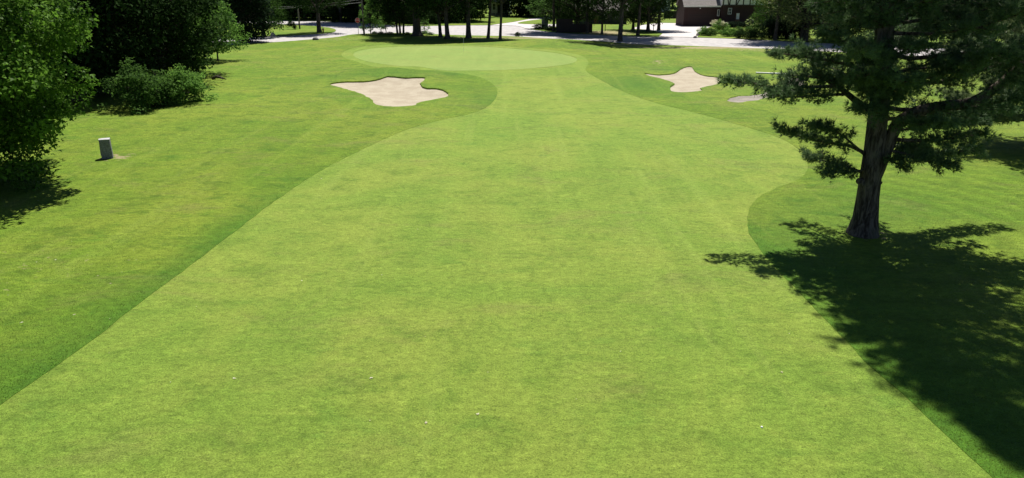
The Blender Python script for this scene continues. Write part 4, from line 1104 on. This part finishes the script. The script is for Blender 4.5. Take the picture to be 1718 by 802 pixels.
# ------------------------------------------------------------------ roadside
def stop_sign():
    p = P(601.5, 57)
    t = thing('stop_sign', 'red octagonal stop sign on a thin post beside the road', 'road sign', p)
    MB().bar((0, 0.03, -.3), (0, 0.03, 2.55), .07, .05).build('post', M['steel'], t)
    def octo(r, y0, y1):
        a = np.arange(8) * math.pi / 4 + math.pi / 8
        V = [(r * math.cos(k), y0, 2.2 + r * math.sin(k)) for k in a] + [(r * math.cos(k), y1, 2.2 + r * math.sin(k)) for k in a]
        F = [tuple(range(8)), tuple(range(15, 7, -1))] + [(i, i + 8, (i + 1) % 8 + 8, (i + 1) % 8) for i in range(8)]
        return MB().add(V, F)
    fc = octo(.44, -.012, 0).build('border', M['white'], t)
    octo(.405, -.018, -.0125).build('face', M['red'], t)
    cu = bpy.data.curves.new('stop_text', 'FONT'); cu.body = 'STOP'; cu.size = .34; cu.align_x = 'CENTER'; cu.align_y = 'CENTER'; cu.extrude = .003
    o = bpy.data.objects.new('lettering', cu); COL.objects.link(o)
    bpy.context.view_layer.update()
    me = bpy.data.meshes.new_from_object(o.evaluated_get(bpy.context.evaluated_depsgraph_get()))
    bpy.data.objects.remove(o)
    me.materials.clear()
    lt = link_mesh('lettering', me, M['white'], t, (0, -.024, 2.2)); lt.rotation_euler = (math.pi / 2, 0, 0)
stop_sign()

p1 = P(503, 48.5); p2 = P(611, 58)
def poles():
    t = thing('utility_pole', 'short weathered utility pole on the far lawn island', 'utility pole', p1)
    h1 = W(500.5, 9, p1[1])[2] - p1[2]
    MB().lathe([(.16, -.3), (.155, 0), (.12, h1), (.1, h1 + .03)], 12).build('pole', M['pole'], t)
    MB().lathe([(.05, 0), (.06, .06), (.03, .1), (.05, .14), (.02, .17)], 10, c=(0, -.13, h1 - .25)).build('insulator', M['white'], t)
    t2 = thing('utility_pole', 'tall utility pole wrapped in leaves right of the stop sign', 'utility pole', p2)
    MB().lathe([(.17, -.3), (.16, 0), (.12, 9.5), (.1, 9.53)], 12).build('pole', M['pole'], t2)
    MB().box(-1.1, 1.1, -.22, -.12, 8.6, 8.72).build('crossarm', M['pole'], t2)
    br = MB(); br.bar((-.7, -.17, 8.6), (0, -.14, 7.9), .05, .03); br.bar((.7, -.17, 8.6), (0, -.14, 7.9), .05, .03); br.build('brace', M['steel'], t2)
    lb = MB(); lb.tube([(.1, 0, 5.5), (.8, -.4, 5.75), (1.6, -.8, 5.7)], [.03, .03, .025], 6); lb.build('lamp_arm', M['steel'], t2)
    MB().lathe([(.02, .1), (.12, .06), (.16, 0), (.05, -.03)], 12, c=(1.7, -.85, 5.68)).build('lamp_head', M['steel'], t2)
    z1 = h1 - .2 + p1[2]
    for k, (dz, dz2) in enumerate(((0.0, 0.0), (-.28, -.45))):
        a = p1 + [0, -.15, h1 - .12 + dz]
        b = np.array([p2[0], p2[1] - .15, W(610, -1, p2[1])[2] + dz2])
        pth = bez(a, b, -.10, 14)
        a0 = W(300, 14, p1[1] + 8) + [0, 0, dz]
        pth0 = bez(a0, a, -.15, 14)
        mb = MB(); mb.tube(np.concatenate([pth0[:-1], pth]), .022 if k == 0 else .03, 5)
        o = mb.build('overhead_cable', M['cable'])
        tag(o, ['upper overhead cable strung between the two utility poles', 'lower overhead cable strung between the two utility poles'][k], 'cable')
poles()

def hydrant():
    p = P(542.5, 54.5)
    t = thing('fire_hydrant', 'small red hydrant with pale cap beside the thick lawn trunk', 'hydrant', p)
    MB().lathe([(.16, -.05), (.16, .05), (.11, .06), (.11, .55), (.14, .56), (.14, .6), (.12, .68)], 14).build('barrel', M['hyd_red'], t)
    MB().lathe([(.125, .682), (.09, .76), (.03, .8), (.03, .85)], 14).build('bonnet', M['white'], t)
    for s in (-1, 1):
        mb = MB(); mb.tube([(s * .1, 0, .45), (s * .2, 0, .45)], [.05, .05], 10); mb.build('nozzle', M['hyd_red'], t)
hydrant()

def cabinet():
    p = P(914, 47)
    t = thing('utility_cabinet', 'grey-green upright utility cabinet under the low leafy tree', 'cabinet', p)
    MB().box(-.62, .62, -.35, .35, -.1, 1.75).build('housing', M['cabinet'], t, bevel=.03)
    MB().box(-.68, .68, -.41, .41, 1.753, 1.85).build('lid', M['cabinet'], t, bevel=.03)
    for s in (-1, 1): MB().box(s * .3 - .27, s * .3 + .27, -.375, -.353, .1, 1.6).build('door', M['cabinet'], t)
cabinet()

def board_fence():
    a, b = P(933, 54.5), P(993, 54.5)
    t = thing('board_fence', 'dark brown board fence in shade under the roadside trees', 'fence', (a + b) / 2)
    L = (b[0] - a[0]) / 2
    MB().box(-L, -.3, -.03, .03, 0, 2.3).build('panel', M['dark_wood'], t)
    MB().box(-.3, L, -.03, .03, 0, 1.45).build('panel', M['dark_wood'], t)
    for x in (-L, -L * .65, -.3, L * .33, L * .66, L):
        MB().box(x - .06, x + .06, -.10, -.035, -.2, 2.4 if x <= -.3 else 1.55).build('post', M['dark_wood'], t)
board_fence()

def mailbox():
    p = P(1096, 53.5)
    t = thing('mailbox', 'dark mailbox on a post at the left driveway corner', 'mailbox', p)
    MB().box(-.05, .05, -.05, .05, -.2, 1.0).build('post', M['timber'], t)
    a = np.linspace(0, math.pi, 9); r = .13
    prof = [(-r, 0)] + [(-r * math.cos(k), .14 + r * math.sin(k)) for k in a] + [(r, 0)]
    V = [(x, -.28, 1.003 + z) for x, z in prof] + [(x, .28, 1.003 + z) for x, z in prof]; n = len(prof)
    MB().add(V, [tuple(range(n)), tuple(range(2 * n - 1, n - 1, -1))] + [(i, i + n, (i + 1) % n + n, (i + 1) % n) for i in range(n)]).build('box', M['steel'], t)
mailbox()
def wpost(px, py, h, lab, name='wooden_post'):
    p = P(px, py)
    t = thing(name, lab, 'post', p)
    MB().box(-.06, .06, -.06, .06, -.2, h).build('shaft', M['timber'], t, bevel=.01)
    MB().lathe([(.075, h + .003), (.075, h + .03), (.01, h + .1)], 4, smooth=False).build('cap', M['timber'], t)
wpost(1102.5, 53, .95, 'short dark post right of the mailbox')
wpost(1183, 53, 1.05, 'thin dark post at the driveway side of the planted bank')
wpost(1230.5, 51.5, .75, 'thin dark post on the lawn below the house window')
wpost(1254, 51.5, .75, 'thin dark post on the lawn below the house door')
wpost(1015, 52.5, 1.1, 'thin dark post on the shaded lawn between two road trunks')

# ------------------------------------------------------------------ houses
def window(parent, x, z, w, h, y, mull=True):
    f = MB(); t = .08
    f.box(x - w / 2 - t, x + w / 2 + t, y - .05, y - .003, z - t, z); f.box(x - w / 2 - t, x + w / 2 + t, y - .05, y - .003, z + h, z + h + t)
    f.box(x - w / 2 - t, x - w / 2, y - .05, y - .003, z, z + h); f.box(x + w / 2, x + w / 2 + t, y - .05, y - .003, z, z + h)
    if mull:
        f.box(x - w / 2, x + w / 2, y - .045, y - .012, z + h / 2 - .025, z + h / 2 + .025)
        f.box(x - .02, x + .02, y - .04, y - .014, z, z + h / 2 - .026); f.box(x - .02, x + .02, y - .04, y - .014, z + h / 2 + .026, z + h)
    fo = f.build('window', M['white'], parent)
    g = MB(); g.box(x - w / 2, x + w / 2, y - .010, y - .004, z, z + h); g.build('pane', M['glass'], fo)
    return fo
def gable(x0, x1, y0, y1, z0, zr, over=.4, axis='x', th=.14):
    mb = MB()
    if axis == 'x':
        ym = (y0 + y1) / 2; k = (zr - z0) / (ym - y0)
        for s, ye in ((1, y0 - over), (-1, y1 + over)):
            ze = z0 - over * k
            a, b, c, d = (x0 - over, ye, ze), (x1 + over, ye, ze), (x1 + over, ym, zr), (x0 - over, ym, zr)
            V = [a, b, c, d] + [(q[0], q[1], q[2] + th) for q in (a, b, c, d)]
            mb.add(V, [(3, 2, 1, 0), (4, 5, 6, 7), (0, 1, 5, 4), (1, 2, 6, 5), (2, 3, 7, 6), (3, 0, 4, 7)])
    else:
        xm = (x0 + x1) / 2; k = (zr - z0) / (xm - x0)
        for s, xe in ((1, x0 - over), (-1, x1 + over)):
            ze = z0 - over * k
            a, b, c, d = (xe, y0 - over, ze), (xe, y1 + over, ze), (xm, y1 + over, zr), (xm, y0 - over, zr)
            V = [a, b, c, d] + [(q[0], q[1], q[2] + th) for q in (a, b, c, d)]
            mb.add(V, [(3, 2, 1, 0), (4, 5, 6, 7), (0, 1, 5, 4), (1, 2, 6, 5), (2, 3, 7, 6), (3, 0, 4, 7)])
    return mb
def walls(x0, x1, y0, y1, z0, z1, zr=None, axis='x'):
    mb = MB()
    if zr is None: return mb.box(x0, x1, y0, y1, z0, z1)
    if axis == 'x':
        ym = (y0 + y1) / 2
        pr = [(y0, z0), (y1, z0), (y1, z1), (ym, zr), (y0, z1)]
        V = [(x0, a, b) for a, b in pr] + [(x1, a, b) for a, b in pr]
    else:
        xm = (x0 + x1) / 2
        pr = [(x0, z0), (x1, z0), (x1, z1), (xm, zr), (x0, z1)]
        V = [(a, y0, b) for a, b in pr] + [(a, y1, b) for a, b in pr]
    return mb.add(V, [(0, 1, 2, 3, 4), (9, 8, 7, 6, 5)] + [(i, i + 5, (i + 1) % 5 + 5, (i + 1) % 5) for i in range(5)])

def brick_house():
    p = P(1175, 43.5); s = pxm(p[1])
    t = thing('brick_house', 'dark brick house with garage wing and half-timbered upper storey', 'house', p)
    xa, xb = (1146 - 1175) / s, (1205 - 1175) / s           # garage wing
    ze = 30.5 / s / CF
    walls(xa, xb, 0, 7, -.3, ze, ze + 2.6).build('garage_wall', M['brick'], t)
    rf = gable(xa, xb, 0, 7, ze + .02, ze + 2.62, .25).build('garage_roof', M['shingle'], t)
    MB().box(xa - .25, xb + .1, -.33, -.27, ze - .28, ze - .02).build('fascia', M['stucco'], rf)
    MB().box(xa + .9, xb - 1.2, -.06, -.004, 0, 2.35).build('garage_door', M['garage'], t)
    lp = MB(); lp.lathe([(.02, .14), (.1, .1), (.12, -.02), (.03, -.08)], 10, c=((1172 - 1175) / s, -.16, ze - .55)); lp.bar(((1172 - 1175) / s, -.16, ze - .42), ((1172 - 1175) / s, -.003, ze - .42), .03, .03)
    lp.build('wall_lamp', M['lamp'], t)
    x0, x1 = (1207 - 1175) / s, (1282 - 1175) / s           # main wing
    MB().box(x0, x1, -.6, 9, -.3, ze).build('lower_wall', M['brick'], t)
    uw = walls(x0 - .15, x1 + .15, -.85, 9.2, ze + .003, ze + 2.7, ze + 5.6).build('upper_wall', M['stucco'], t)
    gable(x0, x1, -.85, 9.2, ze + 2.73, ze + 5.65, .4).build('main_roof', M['shingle'], t)
    tb = MB(); yy = -.89
    w = x1 - x0 + .3; xl = x0 - .15
    tb.box(xl, xl + w, -.93, -.855, ze + .01, ze + .2); tb.box(xl, xl + w, -.93, -.855, ze + 2.45, ze + 2.66)
    for px in (1208, 1229, 1241, 1252, 1263, 1280):
        xx = (px - 1175) / s; tb.box(xx - .1, xx + .1, -.925, -.857, ze + .2, ze + 2.45)
    for a, b in ((1212, 1216), (1217.5, 1221.5)):
        pass
    tb.bar(((1217, -1)[0] / 1 - 1175) / s * np.array([1, 0, 0]) + [0, yy, ze + .2], (1212 - 1175) / s * np.array([1, 0, 0]) + [0, yy, ze + 2.45], .18, .06)
    tb.bar((1218.5 - 1175) / s * np.array([1, 0, 0]) + [0, yy, ze + .2], (1219.5 - 1175) / s * np.array([1, 0, 0]) + [0, yy, ze + 2.45], .18, .062)
    tb.bar((1230.5 - 1175) / s * np.array([1, 0, 0]) + [0, yy, ze + .2], (1239 - 1175) / s * np.array([1, 0, 0]) + [0, yy, ze + 2.45], .18, .062)
    tb.build('timber_framing', M['timber'], t)
    zc = lambda py: (43.5 - py) / s / CF
    window(t, (1220.5 - 1175) / s, zc(26) + .1, .6, 1.05, -.6)
    window(t, (1204 - 1175) / s - .1, zc(28), .3, 1.1, 0.0, False)
    xd = (1234.5 - 1175) / s
    d = MB(); d.box(xd - .42, xd + .42, -.66, -.604, .25, 2.6); do = d.build('front_door', M['door_wood'], t)
    MB().box(xd - .3, xd + .3, -.675, -.663, 1.35, 2.5).build('door_light', M['stucco'], do)
    MB().box(x0 + .6, x1 - .2, -2.0, -.61, -.2, .22).build('porch_step', M['pale_stone'], t)
    MB().box(x1 - 2.4, x1 - 1.5, 3.6, 4.5, ze + 4.5, ze + 7).build('chimney', M['brick'], t)
brick_house()

def white_house():
    p = P(838, 26); s = pxm(p[1])
    t = thing('white_house', 'white sided house glimpsed between two slim grove trunks', 'house', p, math.radians(-6))
    walls(-2.4, 2.4, 0, 9, .6, 5.6, 8.2, 'y').build('wall', M['siding'], t)
    gable(-2.4, 2.4, 0, 9, 5.63, 8.25, .45, 'y').build('roof', M['shingle'], t)
    MB().box(-2.45, 2.45, -.04, 9.04, -.4, .597).build('foundation', M['pale_stone'], t)
    window(t, -1.35, 1.5, .75, 1.5, 0); window(t, 1.2, 1.5, .75, 1.5, 0)
    window(t, -1.35, 4.1, .75, 1.3, 0); window(t, 1.2, 4.1, .75, 1.3, 0)
    d = MB(); d.box(-.5, .4, -.06, -.004, .65, 2.75); d.build('door', M['dark_siding'], t)
    pr = MB(); pr.box(-2.5, 2.5, -1.9, -.045, 3.35, 3.5); pr.build('porch_roof', M['shingle'], t)
    for x in (-2.3, -.8, .8, 2.3): MB().box(x - .08, x + .08, -1.8, -1.64, .25, 3.347).build('porch_post', M['white'], t)
    MB().box(-2.5, 2.5, -1.9, -.045, -.3, .247).build('porch_floor', M['pale_stone'], t)
white_house()

def dark_house():
    p = P(1008, 40); s = pxm(p[1])
    t = thing('dark_house', 'low dark sided house in shade behind the central roadside trees', 'house', p)
    walls(-5, 5.5, 0, 8, -.3, 2.9, 5.6).build('wall', M['dark_siding'], t)
    gable(-5, 5.5, 0, 8, 2.92, 5.63, .5).build('roof', M['shingle'], t)
    window(t, .7, 1.2, 1.1, 1.2, 0); window(t, -2.6, 1.2, 1.1, 1.2, 0); window(t, 3.6, 1.2, 1.1, 1.2, 0)
    MB().box(-1.4, -.5, -.06, -.004, 0, 2.1).build('door', M['door_wood'], t)
dark_house()

def pale_house():
    p = P(1106, 21); s = pxm(p[1])
    t = thing('pale_house', 'pale blue-grey house far behind the round dense driveway tree', 'house', p)
    walls(-4.2, 3.2, 0, 8, -.3, 3.4, 6.2, 'y').build('wall', M['grey_siding'], t)
    gable(-4.2, 3.2, 0, 8, 3.43, 6.24, .4, 'y').build('roof', M['shingle'], t)
    window(t, -2.2, 1.1, .9, 1.3, 0); window(t, 1.4, 1.1, .9, 1.3, 0)
pale_house()

def back_fence():
    a, b = P(1114, 31), P(1147, 31)
    t = thing('picket_fence', 'dark grey board fence between the pale house and brick garage', 'fence', (a + b) / 2)
    L = (b[0] - a[0]) / 2
    MB().box(-L, L, -.03, .03, 0, 1.75).build('panel', M['dark_siding'], t)
    for k in np.linspace(-L, L, 5): MB().box(k - .06, k + .06, -.1, -.035, -.2, 1.85).build('post', M['timber'], t)
back_fence()
